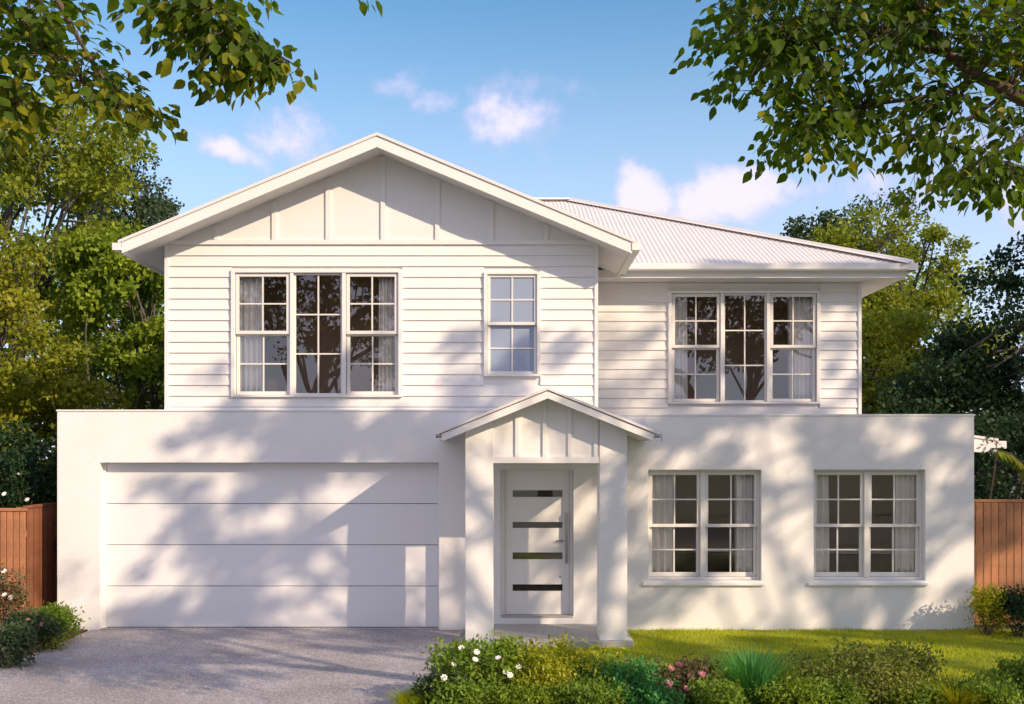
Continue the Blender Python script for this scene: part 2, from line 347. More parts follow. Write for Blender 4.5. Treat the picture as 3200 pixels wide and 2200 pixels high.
def sash(parent, x0, x1, z0, z1, y, cols, rows, fr=.04, bar=.020, gl='glass', btm=None):
    """a sash frame with its own glazing bars and one pane per light; x0..z1 is the outer edge of the frame"""
    btm = btm or fr
    mb = MB(); mb.box(x0, x0+fr, y, y+.04, z0, z1); mb.box(x1-fr, x1, y, y+.04, z0, z1)
    mb.box(x0+fr, x1-fr, y, y+.04, z0, z0+btm); mb.box(x0+fr, x1-fr, y, y+.04, z1-fr, z1)
    mb.build('sash_frame', 'frame_paint', parent, bevel=.004)
    gx0, gx1, gz0, gz1 = x0+fr, x1-fr, z0+btm, z1-fr
    mb = MB()
    for i in range(1, cols):
        x = gx0+(gx1-gx0)*i/cols; mb.box(x-bar/2, x+bar/2, y+.006, y+.030, gz0, gz1)
    zc = [gz0+(gz1-gz0)*j/rows for j in range(rows+1)]
    for j in range(1, rows):
        for i in range(cols):
            a = gx0+(gx1-gx0)*i/cols + (bar/2 if i else 0); b = gx0+(gx1-gx0)*(i+1)/cols - (bar/2 if i < cols-1 else 0)
            mb.box(a, b, y+.008, y+.028, zc[j]-bar/2, zc[j]+bar/2)
    mb.build('glazing_bar', 'frame_paint', parent)
    for i in range(cols):
        for j in range(rows):
            a = gx0+(gx1-gx0)*i/cols; b = gx0+(gx1-gx0)*(i+1)/cols
            p = MB(); w = random.uniform(-.0012, .0012); w2 = random.uniform(-.0012, .0012)
            p.poly([(a, y+.020+w, zc[j]), (b, y+.020-w, zc[j]), (b, y+.020-w+w2, zc[j+1]), (a, y+.020+w+w2, zc[j+1])])
            p.build('pane', gl, parent)
def curtain(label, x0, x1, z0, z1, y, folds, seed, m='curtain', flare=0):
    r = random.Random(seed); n = folds*8; V = []; Q = []
    rows = 10; ph0 = r.random()*6
    for j in range(rows+1):
        tt = j/rows
        for i in range(n+1):
            s = i/n; s2 = s + .015*math.sin(7*s+ph0+tt*2)
            x = x0+(x1-x0)*s2*(1+flare*(1-tt)); yy = y+.035*math.sin(2*math.pi*folds*s+ph0+.6*math.sin(5*s+ph0))+.012*math.sin(11*s+tt*3)
            V.append((x, yy, z0+(z1-z0)*tt))
    for j in range(rows):
        for i in range(n): a = j*(n+1)+i; Q.append((a, a+1, a+n+2, a+n+1))
    o = np_mesh('curtain', np.array(V), np.array(Q), m, None, True, label=label, category='curtain', group='curtains behind the windows')
    so_ = o.modifiers.new('cloth', 'SOLIDIFY'); so_.thickness = .004
    return o

def triple(x0, z0, y, name):
    """triple window, outer trim 2.427 x 1.809, lower left corner at x0, z0 on plane y (face of the boards)"""
    w = empty('window', (0,0,0), house); X = x0; Zt = z0+1.809
    mb = MB()          # architrave standing proud of the boards
    mb.box(X, X+.055, y-.030, y+.09, z0, Zt); mb.box(X+2.372, X+2.427, y-.030, y+.09, z0, Zt)
    mb.box(X+.055, X+2.372, y-.030, y+.09, Zt-.045, Zt); mb.box(X+.055, X+2.372, y-.030, y+.09, z0, z0+.030)
    mb.build('architrave', 'trim_paint', w, bevel=.004)
    mb = MB()
    for a, b in ((.835,.885),(1.575,1.625)): mb.box(X+a, X+b, y-.022, y+.095, z0+.031, Zt-.046)
    mb.build('mullion', 'trim_paint', w, bevel=.003)
    for a, b in ((.062,.828),(1.632,2.365)):
        sash(w, X+a, X+b, z0+.036, Zt-.91+.02, y+.045, 2, 2, .048, gl='glass_sky')
        sash(w, X+a, X+b, Zt-.935+.02, Zt-.05, y+.000, 2, 2, .048, gl='glass_sky')
    sash(w, X+.886, X+1.574, z0+.032, Zt-.048, y+.02, 2, 3, .026, gl='glass_sky')
    return w
Y1 = .06                     # face of the gable's boards
def Xg(px): return (px-1600)/220.1
def Zg(py): return 2.44+(1430-py)/220.1
t1x, t1z = Xg(723), Zg(1241)
triple(t1x, t1z, Y1, 'w')
Y2 = 1.95
def Xr(px): return (px-1600)/195.6
def Zr(py): return 2.44+(1430-py)/195.6
t2x, t2z = Xr(2088), Zr(1262)
triple(t2x, t2z, Y2, 'w')
# single upstairs window
s0, s1, sz0, sz1 = Xg(1512), Xg(1689), Zg(1176), Zg(850)
w = empty('window', (0,0,0), house)
mb = MB(); mb.box(s0, s0+.05, Y1-.03, Y1+.09, sz0, sz1); mb.box(s1-.05, s1, Y1-.03, Y1+.09, sz0, sz1)
mb.box(s0+.05, s1-.05, Y1-.03, Y1+.09, sz1-.035, sz1); mb.box(s0+.05, s1-.05, Y1-.03, Y1+.09, sz0, sz0+.035); mb.build('architrave', 'trim_paint', w, bevel=.004)
zm = Zg(1011)
sash(w, s0+.052, s1-.052, sz0+.036, zm+.02, Y1+.045, 2, 2, .04, gl='frosted'); sash(w, s0+.052, s1-.052, zm-.02, sz1-.036, Y1, 2, 2, .04, gl='frosted')
# ground floor pairs in reveals
def pair(op):
    x0, x1, z0, z1 = op; w = empty('window', (0,0,0), house); y = .12
    mb = MB(); mb.box(x0+.002, x0+.03, y-.01, y+.10, z0, z1); mb.box(x1-.03, x1-.002, y-.01, y+.10, z0, z1)
    mb.box(x0+.03, x1-.03, y-.01, y+.10, z1-.03, z1-.002); mb.box(x0+.03, x1-.03, y-.01, y+.10, z0+.002, z0+.04)
    xm = (x0+x1)/2 - .01
    mb.box(xm-.035, xm+.035, y-.03, y+.10, z0+.04, z1-.03); mb.build('window_frame', 'frame_paint', w, bevel=.004)
    zmid = z1-.80
    for a, b in ((x0+.031, xm-.036), (xm+.036, x1-.031)):
        sash(w, a, b, z0+.042, zmid+.02, y+.045, 2, 2, .045, btm=.06); sash(w, a, b, zmid-.02, z1-.032, y+.0, 2, 2, .045)
    mb = MB(); mb.prism_x([(-.045,z0-.065),(-.045,z0-.03),(.11,z0+.001),(.11,z0-.065)], x0-.08, x1+.035)
    mb.build('sill', 'trim_paint', w, bevel=.004)
    room(x0, x1, z0, z1, .245)
wallA = pair(winA); pair(winB)
room(t1x+.06, t1x+2.36, t1z+.04, t1z+1.76, Y1+.19)
room(t2x+.06, t2x+2.36, t2z+.04, t2z+1.76, Y2+.19)
room(s0+.05, s1-.05, sz0+.04, sz1-.04, Y1+.19, depth=1.2, m='room_light')
# a low cabinet and lamp-high shelf seen through the ground-floor panes
mb = MB(); mb.box(2.1,3.3,1.2,1.6,.2,.95); mb.build('sideboard', 'furniture', None, bevel=.01, label='low timber sideboard inside the room behind the ground-floor window nearest the portico', category='sideboard')
mb = MB(); mb.box(4.5,5.6,1.2,1.6,.2,1.05); mb.build('sideboard', 'furniture', None, bevel=.01, label='low timber sideboard inside the room behind the ground-floor window nearest the right fence', category='sideboard')

cz0, cz1 = t1z+.05, t1z+1.78
curtain('pinkish sunlit curtain bunched at the left of the gable triple window', t1x+.06, t1x+.42, cz0, cz1, Y1+.135, 5, 1)
curtain('grey curtain bunched at the right of the gable triple window', t1x+2.08, t1x+2.40, cz0, cz1, Y1+.135, 5, 2)
cz0, cz1 = t2z+.05, t2z+1.78
curtain('light curtain at the left of the triple window under the corrugated roof', t2x+.05, t2x+.34, cz0, cz1, Y2+.135, 5, 3)
curtain('light curtain at the right of the triple window under the corrugated roof', t2x+1.95, t2x+2.37, cz0, cz1, Y2+.135, 6, 4)
curtain('bluish sheer curtain filling the single narrow upstairs window', s0+.03, s1-.03, sz0+.02, sz1-.02, Y1+.135, 7, 5)
curtain('curtain at the left of the ground-floor window beside the portico', winA[0]-.04, winA[0]+.38, .72, 2.25, .24, 4, 6)
curtain('curtain at the right of the ground-floor window beside the portico', winA[1]-.33, winA[1]+.05, .72, 2.25, .24, 4, 7)
curtain('curtain at the left of the ground-floor window nearest the right fence', winB[0]-.04, winB[0]+.30, .72, 2.25, .24, 4, 8)
curtain('curtain at the right of the ground-floor window nearest the right fence', winB[1]-.36, winB[1]+.05, .72, 2.25, .24, 5, 9)

# ---------------------------------------------------------------- upper walls: board by board
CX = -1.854; HW = 3.076; GLX, GRX = CX-HW, CX+HW
RX1 = 5.583
BP = .1535
BM = {}
def boards(x0, x1, z0, z1, y, holes):
    z = z1; k = 0
    while z > z0+.02:
        a, b = max(z-BP, z0), z
        segs = [(x0, x1)]
        for h in holes:
            if h[2] < b-.02 and h[3] > a+.02:
                ns = []
                for (p, q) in segs:
                    if h[1] <= p or h[0] >= q: ns.append((p, q)); continue
                    if h[0] > p: ns.append((p, h[0]))
                    if h[1] < q: ns.append((h[1], q))
                segs = ns
        for p, q in segs:
            key = (round(q-p, 3), round(b-a, 3))
            if key not in BM:
                mb = MB(); h_ = b-a
                mb.prism_x([(.0, 0), (.024, 0), (.024, h_-.0), (.017, h_-.001), (.012, h_-.012), (.016, h_-.012)][0:0] or [(0,0),(.035,0),(.035,h_),(.019,h_)], 0, q-p)
                o = mb.build('weatherboard', 'board_paint', house); BM[key] = o.data
            else:
                o = bpy.data.objects.new('weatherboard', BM[key]); link(o, house)
            o.location = (p, y, a)
        z -= BP
zb1 = Zg(764)
h1 = (t1x, t1x+2.427, t1z, t1z+1.809); h2 = (s0, s1, sz0, sz1)
boards(GLX+.05, GRX-.045, LWT+.023, zb1, Y1-.0, [h1, h2])
h3 = (t2x, t2x+2.427, t2z, t2z+1.809)
boards(GRX+.045, RX1-.05, 2.93, 5.235, Y2, [h3])
def zbarge(x): return 6.70-.4171*abs(x-CX)
mb = MB(); wall_holes(mb, GLX, GRX, 2.9, zb1-.06, Y1+.036, Y1+.185, [tuple((h[0]+.04, h[1]-.04, h[2]+.02, h[3]-.03)) for h in (h1,h2)])
mb.build('upper_wall', 'board_paint', house)
mb = MB(); wall_holes(mb, GRX, RX1, 2.9, 5.235, Y2+.036, Y2+.185, [(h3[0]+.04, h3[1]-.04, h3[2]+.02, h3[3]-.03)]); mb.build('upper_wall', 'board_paint', house)
mb = MB(); mb.box(GLX, GLX+.15, Y1+.186, 10.6, 2.9, zb1-.01); mb.box(GRX-.15, GRX, Y1+.186, Y2+.03, 2.9, zb1-.01)
mb.box(RX1-.15, RX1, Y2+.186, 10.6, 2.9, 5.235); mb.box(GLX, RX1, 10.6, 10.8, 2.9, 5.235); mb.build('upper_side_wall', 'board_paint', house)
for x in (GLX, GRX-.05): mb = MB(); mb.box(x, x+.05, Y1-.012, Y1+.05, LWT+.024, zb1); mb.build('corner_trim', 'trim_paint', house)
mb = MB(); mb.box(RX1-.05, RX1, Y2-.012, Y2+.05, 2.92, 5.235); mb.build('corner_trim', 'trim_paint', house)
# gable sheeting with battens
mb = MB(); x0, x1 = GLX, GRX
mb.prism([(x0, zb1-.005), (x1, zb1-.005), (x1, zbarge(x1)+.05), (CX, zbarge(CX)+.05), (x0, zbarge(x0)+.05)], Y1+.012, Y1+.18)
mb.build('gable_sheet', 'board_paint', house)
mb = MB(); mb.box(GLX, GRX, Y1-.014, Y1+.011, zb1, zb1+.062); mb.build('gable_rail', 'trim_paint', house)
for px in (677, 857, 1025, 1197, 1367, 1535, 1706):
    xb = Xg(px); zt = zbarge(abs(xb-CX)+.035+CX)+.04
    mb = MB(); mb.box(xb-.032, xb+.032, Y1-.014, Y1+.011, zb1+.063, zt); mb.build('batten', 'trim_paint', house)

# ---------------------------------------------------------------- gable roof
YF = -.45; HS = 3.50; SL = .4171
def rake(parent, cx, hs, zb, sl, yf, yb, th, barge, names=('soffit','barge_board','roof_sheet','ridge_cap'), cap=.045):
    for sgn in (-1, 1):
        e = cx+sgn*hs; ze = zb-sl*hs
        pr = [(cx, zb+.04), (e, ze+.04), (e, ze+.04+th), (cx, zb+.04+th)]
        if sgn > 0: pr = [pr[0], pr[1], pr[2], pr[3]]
        else: pr = [pr[0], pr[3], pr[2], pr[1]]
        mb = MB(); mb.prism(pr, yf+.03, yb); mb.build('soffit', 'soffit_paint', parent)
        # barge board
        pr = [(cx, zb), (e, ze), (e, ze+barge), (cx, zb+barge)]
        if sgn < 0: pr = [pr[0], pr[3], pr[2], pr[1]]
        mb = MB(); mb.prism(pr, yf, yf+.028); mb.build('barge_board', 'trim_paint', parent, bevel=.003)
        # metal capping / sheet over
        t0 = max(barge, th+.045)
        pr = [(cx, zb+t0), (e+sgn*.05, ze+t0-sl*.05), (e+sgn*.05, ze+t0+cap-sl*.05), (cx, zb+t0+cap)]
        if sgn < 0: pr = [pr[0], pr[3], pr[2], pr[1]]
        mb = MB(); mb.prism(pr, yf-.018, yb); mb.build('roof_sheet', 'roof_metal', parent, bevel=.004)
gr = empty('gable_roof', (0,0,0), house)
rake(gr, CX, HS, 6.70, SL, YF, 3.6, .10, .155)
# side eaves: fascia plus gutters running back
ze = 6.70-SL*HS
def gutter_profile(s):       # y-extruded profile in x,z relative to fascia face; s=+1 to the right
    return [(0,.0),(s*.11,.0),(s*.125,.02),(s*.125,.10),(s*.105,.10),(s*.105,.03),(0,.03)]
for sgn, yb in ((-1, 10.9), (1, 1.45)):
    e = CX+sgn*HS
    mb = MB(); pr = [(e-.02, ze-.005), (e, ze-.005), (e, ze+.15), (e-.02, ze+.15)] if sgn > 0 else [(e, ze-.005), (e+.02, ze-.005), (e+.02, ze+.15), (e, ze+.15)]
    mb.prism(pr, YF+.03, yb); mb.build('fascia', 'trim_paint', gr)
    mb = MB(); pr = [(e+x, ze+.045+z) for x, z in gutter_profile(sgn)]
    if sgn < 0: pr = pr[::-1]
    mb.prism(pr, YF-.01, yb); mb.box(min(e,e+sgn*.125), max(e,e+sgn*.125), YF-.014, YF-.010, ze+.045, ze+.145); mb.build('gutter', 'trim_paint', gr)
# ---------------------------------------------------------------- hip roof with corrugated sheets
hr = empty('hip_roof', (0,0,0), house)
hx0, hx1, hy0, hy1 = -5.40, 6.17, 1.42, 11.42; RUN = 5.0; HSL = .438; HZ = 5.43
def corr(axis_pts, fn, name):
    V = []; Q = []
    for i, s in enumerate(axis_pts):
        b, tp = fn(s); V += [b, tp]
        if i: k = 2*i; Q.append((k-2, k, k+1, k-1))
    np_mesh(name, np.array(V), np.array(Q), 'roof_metal', hr, True)
pitch = .076; n = int((hx1-hx0)/pitch*6)
def amp(s): return .007*math.cos(2*math.pi*s/pitch)
def ffront(x):
    r = max(0., min(RUN, x-hx0, hx1-x)); a = amp(x); return (x, hy0, HZ+a+.01), (x, hy0+r, HZ+HSL*r+a+.01)
def fback(x):
    r = max(0., min(RUN, x-hx0, hx1-x)); a = amp(x); return (x, hy1-r, HZ+HSL*r+a+.01), (x, hy1, HZ+a+.01)
corr([hx0+(hx1-hx0)*i/n for i in range(n+1)], ffront, 'corrugated_sheet')
corr([hx0+(hx1-hx0)*i/n for i in range(n+1)], fback, 'corrugated_sheet')
n = int((hy1-hy0)/pitch*6)
def fright(y):
    r = max(0., min(RUN, y-hy0, hy1-y)); a = amp(y); return (hx1, y, HZ+a+.01), (hx1-r, y, HZ+HSL*r+a+.01)
def fleft(y):
    r = max(0., min(RUN, y-hy0, hy1-y)); a = amp(y); return (hx0+r, y, HZ+HSL*r+a+.01), (hx0, y, HZ+a+.01)
corr([hy0+(hy1-hy0)*i/n for i in range(n+1)], fright, 'corrugated_sheet'); corr([hy0+(hy1-hy0)*i/n for i in range(n+1)], fleft, 'corrugated_sheet')
rz = HZ+HSL*RUN
mb = MB(); q = .028
apexL, apexR = Vector((hx0+RUN, hy0+RUN, rz+q)), Vector((hx1-RUN, hy0+RUN, rz+q))
for a, b in ((Vector((hx1+.02,hy0-.02,HZ+q)), apexR), (Vector((hx1+.02,hy1+.02,HZ+q)), apexR), (Vector((hx0,hy0,HZ+q)), apexL), (Vector((hx0,hy1,HZ+q)), apexL), (apexL, apexR)):
    mb.tube([a, a.lerp(b,.5), b], [.045,.045,.045], 8)
    d = (b-a).normalized(); s_ = d.cross(Vector((0,0,1))).normalized()
    for sg in (-1, 1):
        n_ = (s_*sg*.16 + Vector((0,0,-.05)))
        mb.poly([a+Vector((0,0,.02)), b+Vector((0,0,.02)), b+n_+Vector((0,0,.02)), a+n_+Vector((0,0,.02))])
mb.build('ridge_cap', 'roof_metal', hr)
# fascia, gutter, eave lining of the wing
fx1 = 6.11
mb = MB(); mb.box(GRX+.001, fx1, 1.50, 1.522, 5.237, 5.36); mb.box(fx1, fx1+.02, 1.50, 11.3, 5.237, 5.36); mb.build('fascia', 'trim_paint', hr)
mb = MB(); pr = [(1.499,.0),(1.39,.0),(1.372,.02),(1.372,.105),(1.388,.105),(1.388,.03),(1.499,.03)]
mb.prism_x([(y, 5.335+z) for y, z in pr][::-1], CX+HS+.13, 6.27)
mb.prism([(fx1+.021+x, 5.335+z) for x, z in gutter_profile(1.1)], 1.373, 11.3); mb.build('gutter', 'trim_paint', hr)
mb = MB(); mb.box(GRX+.01, fx1-.001, 1.523, Y2+.035, 5.240, 5.255); mb.box(RX1+.0, fx1-.001, Y2+.036, 11.0, 5.240, 5.255); mb.build('eave_lining', 'soffit_paint', hr)

# ---------------------------------------------------------------- portico
po = empty('portico', (0,0,0), house)
PY = -1.35; PD = .42; PX = [(-.601,-.243),(1.128,1.482)]; SLB = .09
pcx = .453; phs = 1.34; pzb = 3.188; psl = .4045
def zp(x): return pzb-psl*abs(x-pcx)
for (a, b), bz in zip(PX, (-.02, SLB)):
    mb = MB(); mb.prism([(a, bz), (b, bz), (b, zp(b)+.05), (a, zp(a)+.05)], PY, PY+PD); mb.build('pillar', 'render_paint', po, bevel=.004)
mb = MB(); a, b = PX[0][1]+.001, PX[1][0]-.001
mb.prism([(a, 2.37), (b, 2.37), (b, zp(b)+.05), (pcx, zp(pcx)+.05), (a, zp(a)+.05)], PY+.035, PY+PD-.05); mb.build('gable_sheet', 'board_paint', po)
mb = MB(); mb.box(a, b, PY+.008, PY+.034, 2.37, 2.45); mb.build('gable_rail', 'trim_paint', po)
for px in (1616, 1702, 1781, 1862):
    xb = (px-1600)/242.9; mb = MB(); mb.box(xb-.025, xb+.025, PY+.008, PY+.034, 2.451, zp(abs(xb-pcx)+.03+pcx)+.04); mb.build('batten', 'trim_paint', po)
mb = MB(); mb.box(PX[0][0]+.08, PX[0][1]-.02, PY+PD+.001, -.001, 2.42, zp(PX[0][0])+.05); mb.box(PX[1][0]+.02, PX[1][1]-.08, PY+PD+.001, -.001, 2.42, zp(PX[1][1])+.05); mb.build('side_beam', 'board_paint', po)
mb = MB(); mb.box(PX[0][1]-.02, PX[1][0]+.02, PY+PD-.049, -.001, 2.46, 2.48); mb.build('ceiling_lining', 'soffit_paint', po)
rake(po, pcx, phs, pzb, psl, -1.60, -.02, .06, .095, cap=.035)
pze = pzb-psl*phs
for sgn in (-1, 1):
    e = pcx+sgn*phs; mb = MB(); pr = [(e+x*.75, pze+.02+z*.75) for x, z in gutter_profile(sgn)]
    if sgn < 0: pr = pr[::-1]
    mb.prism(pr, -1.59, -.02); mb.build('gutter', 'trim_paint', po)
mb = MB(); mb.box(e+.096, e+.102, -1.61, -1.58, pze-.0, pze+.10); mb.build('gutter_bracket', 'steel', po)
mb = MB(); mb.box(-.242, 1.56, PY-.07, -.002, -.02, SLB); mb.build('porch_slab', 'slab', po, bevel=.008)
mb = MB(); mb.box(-.60, -.243, PY+PD+.01, -.002, -.02, SLB-.003); mb.build('porch_slab', 'slab', po)

# ---------------------------------------------------------------- front door
fd = empty('front_door', (0,0,0), house)
DY = .15
def Xd(px): return (px-1600)/218.8
def Zd(py): return 2.44+(1430-py)/218.8
dx0, dx1, dz0, dz1 = Xd(1579), Xd(1779), .205, Zd(1468)
slots = [(1532,1553),(1631,1650),(1726,1748),(1826,1847)]
hs_ = [(Xd(1602), Xd(1758), Zd(b), Zd(a)) for a, b in slots]
mb = MB(); wall_holes(mb, dx0, dx1, dz0, dz1, DY, DY+.04, hs_); mb.build('door_leaf', 'door_paint', fd)
for h in hs_:
    mb = MB(); mb.box(h[0]+.001, h[1]-.001, DY+.014, DY+.020, h[2]+.001, h[3]-.001); mb.build('glass_slot', 'glass', fd)
    mb = MB(); mb.box(h[0]+.0, h[1]-.0, DY+.039, DY+.060, h[2]+.0, h[3]-.0); mb.build('slot_backing', 'gap_dark', fd)
mb = MB(); mb.box(DNX0+.001, dx0-.004, DY-.03, DY+.06, .20, DNT-.001); mb.box(dx1+.004, dx1+.045, DY-.03, DY+.06, .20, DNT-.001); mb.box(dx0-.003, dx1+.003, DY-.03, DY+.06, dz1+.004, DNT-.001)
mb.box(dx1+.046, DNX1-.001, DY-.025, DY+.06, .20, DNT-.001)
mb.build('door_frame', 'door_paint', fd, bevel=.003)
mb = MB(); mb.box(DNX0+.01, DNX1-.01, -.006, DY+.02, .175, .201); mb.build('threshold', 'slab', fd, bevel=.004)
mb = MB(); hx = Xd(1769.5); mb.tube([(hx, DY-.07, Zd(1759)), (hx, DY-.07, Zd(1602))], [.018,.018], 10)
for pz in (1625, 1737): mb.tube([(hx, DY-.07, Zd(pz)), (hx, DY+.001, Zd(pz))], [.010,.010], 8)
mb.build('pull_handle', 'steel', fd)
mb = MB(); mb.tube([(Xd(1756), DY-.03, Zd(1690)), (Xd(1736), DY-.03, Zd(1690))], [.010,.008], 8); mb.tube([(Xd(1756), DY-.03, Zd(1690)), (Xd(1756), DY+.001, Zd(1690))], [.018,.020], 10)
mb.build('door_lever', 'steel', fd)
mb = MB(); mb.tube([(Xd(1750), DY-.012, Zd(1802)), (Xd(1750), DY+.001, Zd(1802))], [.014,.016], 10); mb.build('lock_cylinder', 'steel', fd)

# small lean-to roof at the right side, behind the wall
d = 17.0
lt = empty('lean_to_roof', (6.6, 2.0, 2.4), label='small white lean-to eave with gutter sticking out past the right end of the wall', category='roof')
def rel(o, root): return o
p0 = W(3000, 1362, d) - lt.location; p1 = W(3115, 1378, d) - lt.location
mb = MB(); mb.prism([(p0.x, p0.z-.24), (p1.x, p1.z-.20), (p1.x, p1.z), (p0.x, p0.z)], 0, .03); mb.build('barge_board', 'trim_paint', lt)
mb = MB(); mb.prism([(p0.x, p0.z), (p1.x+.02, p1.z), (p1.x+.02, p1.z+.04), (p0.x, p0.z+.04)], -.02, 3); mb.build('roof_sheet', 'roof_metal', lt)
mb = MB(); mb.prism([(p1.x+x, p1.z-.12+z) for x, z in gutter_profile(1.2)], -.01, 3); mb.box(p1.x, p1.x+.15, -.016, -.011, p1.z-.12, p1.z-.0); mb.build('gutter', 'trim_paint', lt)

# ================================================================ FENCES
def fence(label, a, b, ztop, m, n, cap=True, side=None):
    a = Vector(a); b = Vector(b); L = (b-a).length; dd = (b-a)/L; ang = math.atan2(dd.y, dd.x)
    r = empty('timber_fence', a, label=label, category='fence'); r.rotation_euler = (0,0,ang)
    w = L/n; me = None
    for i in range(n):
        if me is None:
            mb = MB(); mb.box(0, w-.010, 0, .02, .0, ztop-.04); o = mb.build('paling', m, r, bevel=.003); me = o.data
        else:
            o = bpy.data.objects.new('paling', me); link(o, r); bb = o.modifiers.new('bevel','BEVEL'); bb.width = .003; bb.segments = 1; bb.limit_method = 'ANGLE'
        o.location = (i*w, random.uniform(-.004,.004), 0)
    for z in (.3, ztop-.4): mb = MB(); mb.box(0, L, .022, .07, z, z+.09); mb.build('rail', m, r)
    mb = MB(); mb.box(-.01, L+.01, -.015, .06, ztop-.039, ztop); mb.build('cap_rail', m, r, bevel=.003)
    nP = max(2, int(L/2.2)+1)
    for i in range(nP): x = .05+(L-.1)*i/(nP-1); mb = MB(); mb.box(x-.045, x+.045, .071, .16, -.05, ztop-.02); mb.build('post', m, r)
    return r
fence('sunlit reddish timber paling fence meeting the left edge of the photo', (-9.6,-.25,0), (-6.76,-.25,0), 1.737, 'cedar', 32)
fence('shaded timber return fence between the left fence and the garage wall', (-6.75,-.22,0), (-6.95,3.2,0), 1.77, 'cedar_shaded', 36)
fence('reddish timber paling fence between the white wall and the right edge of the photo', (6.56,.5,0), (10.6,.1,0), 1.83, 'cedar', 38)

# ================================================================ VEGETATION
def limb(mb, a, b, r0, r1, rnd, n=7, wob=.12, sag=0):
    a, b = Vector(a), Vector(b); L = (b-a).length; pts = []; rad = []
    o1 = Vector((rnd.uniform(-1,1), rnd.uniform(-1,1), rnd.uniform(-.5,1)))*wob*L
    for i in range(n):
        t_ = i/(n-1); p = a.lerp(b, t_) + o1*math.sin(math.pi*t_) + Vector((0,0,sag*L*math.sin(math.pi*t_)))
        p += Vector((rnd.uniform(-1,1), rnd.uniform(-1,1), rnd.uniform(-1,1)))*.012*L*(0 < i < n-1)
        pts.append(p); rad.append(r0+(r1-r0)*t_**.8)
    mb.tube(pts, rad, 6 if r0 < .08 else 9); return pts

def tree(label, base, trunk_top, tr, ells, nclump, nleaf, cr, ls, m, seed, bark='bark_grey', accept=None, category='tree', group=None, limbs=26, name='tree', shell=.55, droop=.2, lean=(0,0), flat=.65):
    rng = np.random.default_rng(seed); rnd = random.Random(seed)
    root = empty(name, base, label=label, category=category)
    if group: root['group'] = group
    B = Vector(base)
    C = []
    tries = 0
    while len(C) < nclump and tries < nclump*60:
        tries += 1
        e = ells[rnd.randrange(len(ells))]
        v = Vector((rnd.gauss(0,1), rnd.gauss(0,1), rnd.gauss(0,1))).normalized()*(shell+(1-shell)*rnd.random())**.6
        p = Vector((e[0]+v.x*e[3], e[1]+v.y*e[4], e[2]+v.z*e[5]))
        if accept and rnd.random() > accept(p): continue
        C.append(p)
    # trunk
    mb = MB(); top = Vector((base[0]+lean[0], base[1]+lean[1], trunk_top))
    n = 9; pts = []; rad = []
    w1 = rnd.uniform(-.15,.15); w2 = rnd.uniform(-.15,.15)
    for i in range(n):
        t_ = i/(n-1); p = Vector((lean[0]*t_, lean[1]*t_, (trunk_top-base[2]+.1)*t_-.1)) + Vector((w1*math.sin(3*t_), w2*math.sin(4*t_), 0))
        pts.append(p); rad.append(tr*(1.35-.35*min(1, t_*6))*(1-.93*t_**1.6))
    mb.tube(pts, rad, 12); mb.build('trunk', bark, root, True)
    mb = MB(); starts = pts[3:]
    for i in range(min(limbs, len(C))):
        s = starts[rnd.randrange(len(starts))]; tgt = C[i]-B
        pl = limb(mb, s, tgt, tr*.38*rnd.uniform(.5,1), .012, rnd)
        for k in range(3):
            c = min(C, key=lambda q: (q-B-pl[3+k]).length + rnd.random()*1.2)-B
            limb(mb, pl[3+k], c, tr*.13, .006, rnd, 5)
    mb.build('branches', bark, root, True)
    nleaf = int(nleaf*(1.5 if B.y > -5 and B.y < 20 else 1)); ls = ls*(.84 if B.y > -5 and B.y < 20 else 1)
    C_ = np.array([tuple(c-B) for c in C]); n = len(C_)*nleaf
    idx = np.repeat(np.arange(len(C_)), nleaf); off = rng.normal(size=(n,3)); off = unit(off)*(rng.random((n,1))**.45)
    scl = (cr*(.6+.8*rng.random(len(C_))))[idx][:,None]
    P = C_[idx]+off*scl*np.array([1,1,flat])
    V, Q = leaves(P, ls, rng, droop=droop)
    np_mesh('crown', V, Q, m, root, kind='stuff')
    return root

# --- background trees, left of the house
tree('tall olive-green tree behind the left fence, highest crown on the left', (-10.5,6,0), 6.5, .25, [(-10.1,6,7.2,2.3,2.2,2.3),(-9.0,6.5,8.6,1.4,1.6,1.1),(-11,5,5,2.4,2,2.2)], 135, 120, .55, .13, 'leaf_olive', 11, limbs=34)
tree('golden-green tree leaning over the left fence close to the house corner', (-9.3,3,0), 4.5, .20, [(-9.2,2.8,3.9,1.7,1.5,1.7),(-8.2,3.2,2.9,1.4,1.2,1.3),(-9.6,2.6,5.6,1.4,1.2,1.2)], 170, 120, .42, .11, 'leaf_gold', 12)
tree('bright yellow-green leafy tree beside the left gable eave', (-7.6,6.5,0), 5, .16, [(-7.4,6,5.2,1.3,1.2,1.2),(-6.7,6.2,4.0,1.2,1.2,1.6),(-7.9,6.2,6.2,1.1,1.1,.7)], 120, 130, .42, .14, 'leaf_bright', 13)
tree('airy blue-green tree with open twigs rising above the gable eave on the left', (-10.2,14,0), 8.5, .20, [(-10.6,14,9.6,1.2,1.3,1.2),(-10.0,14,8.6,1.3,1.2,1.0),(-10.8,14,8.9,1.3,1.3,1.5)], 62, 110, .48, .13, 'leaf_blue', 14, limbs=40)
tree('dark green dense tree low behind the left fence', (-8.6,1.6,0), 2.4, .12, [(-8.4,1.4,2.0,1.8,.9,1.0),(-7.2,1.5,1.5,.8,.7,1.2)], 130, 110, .32, .09, 'leaf_dark', 15)
tree('broad dark tree filling the gap low beside the upper left wall', (-8.5,11,0), 5, .25, [(-8.6,11,4.5,3,2,3.2),(-13,10,5.5,3.5,2,4.5)], 200, 90, .6, .16, 'leaf_mid', 16)
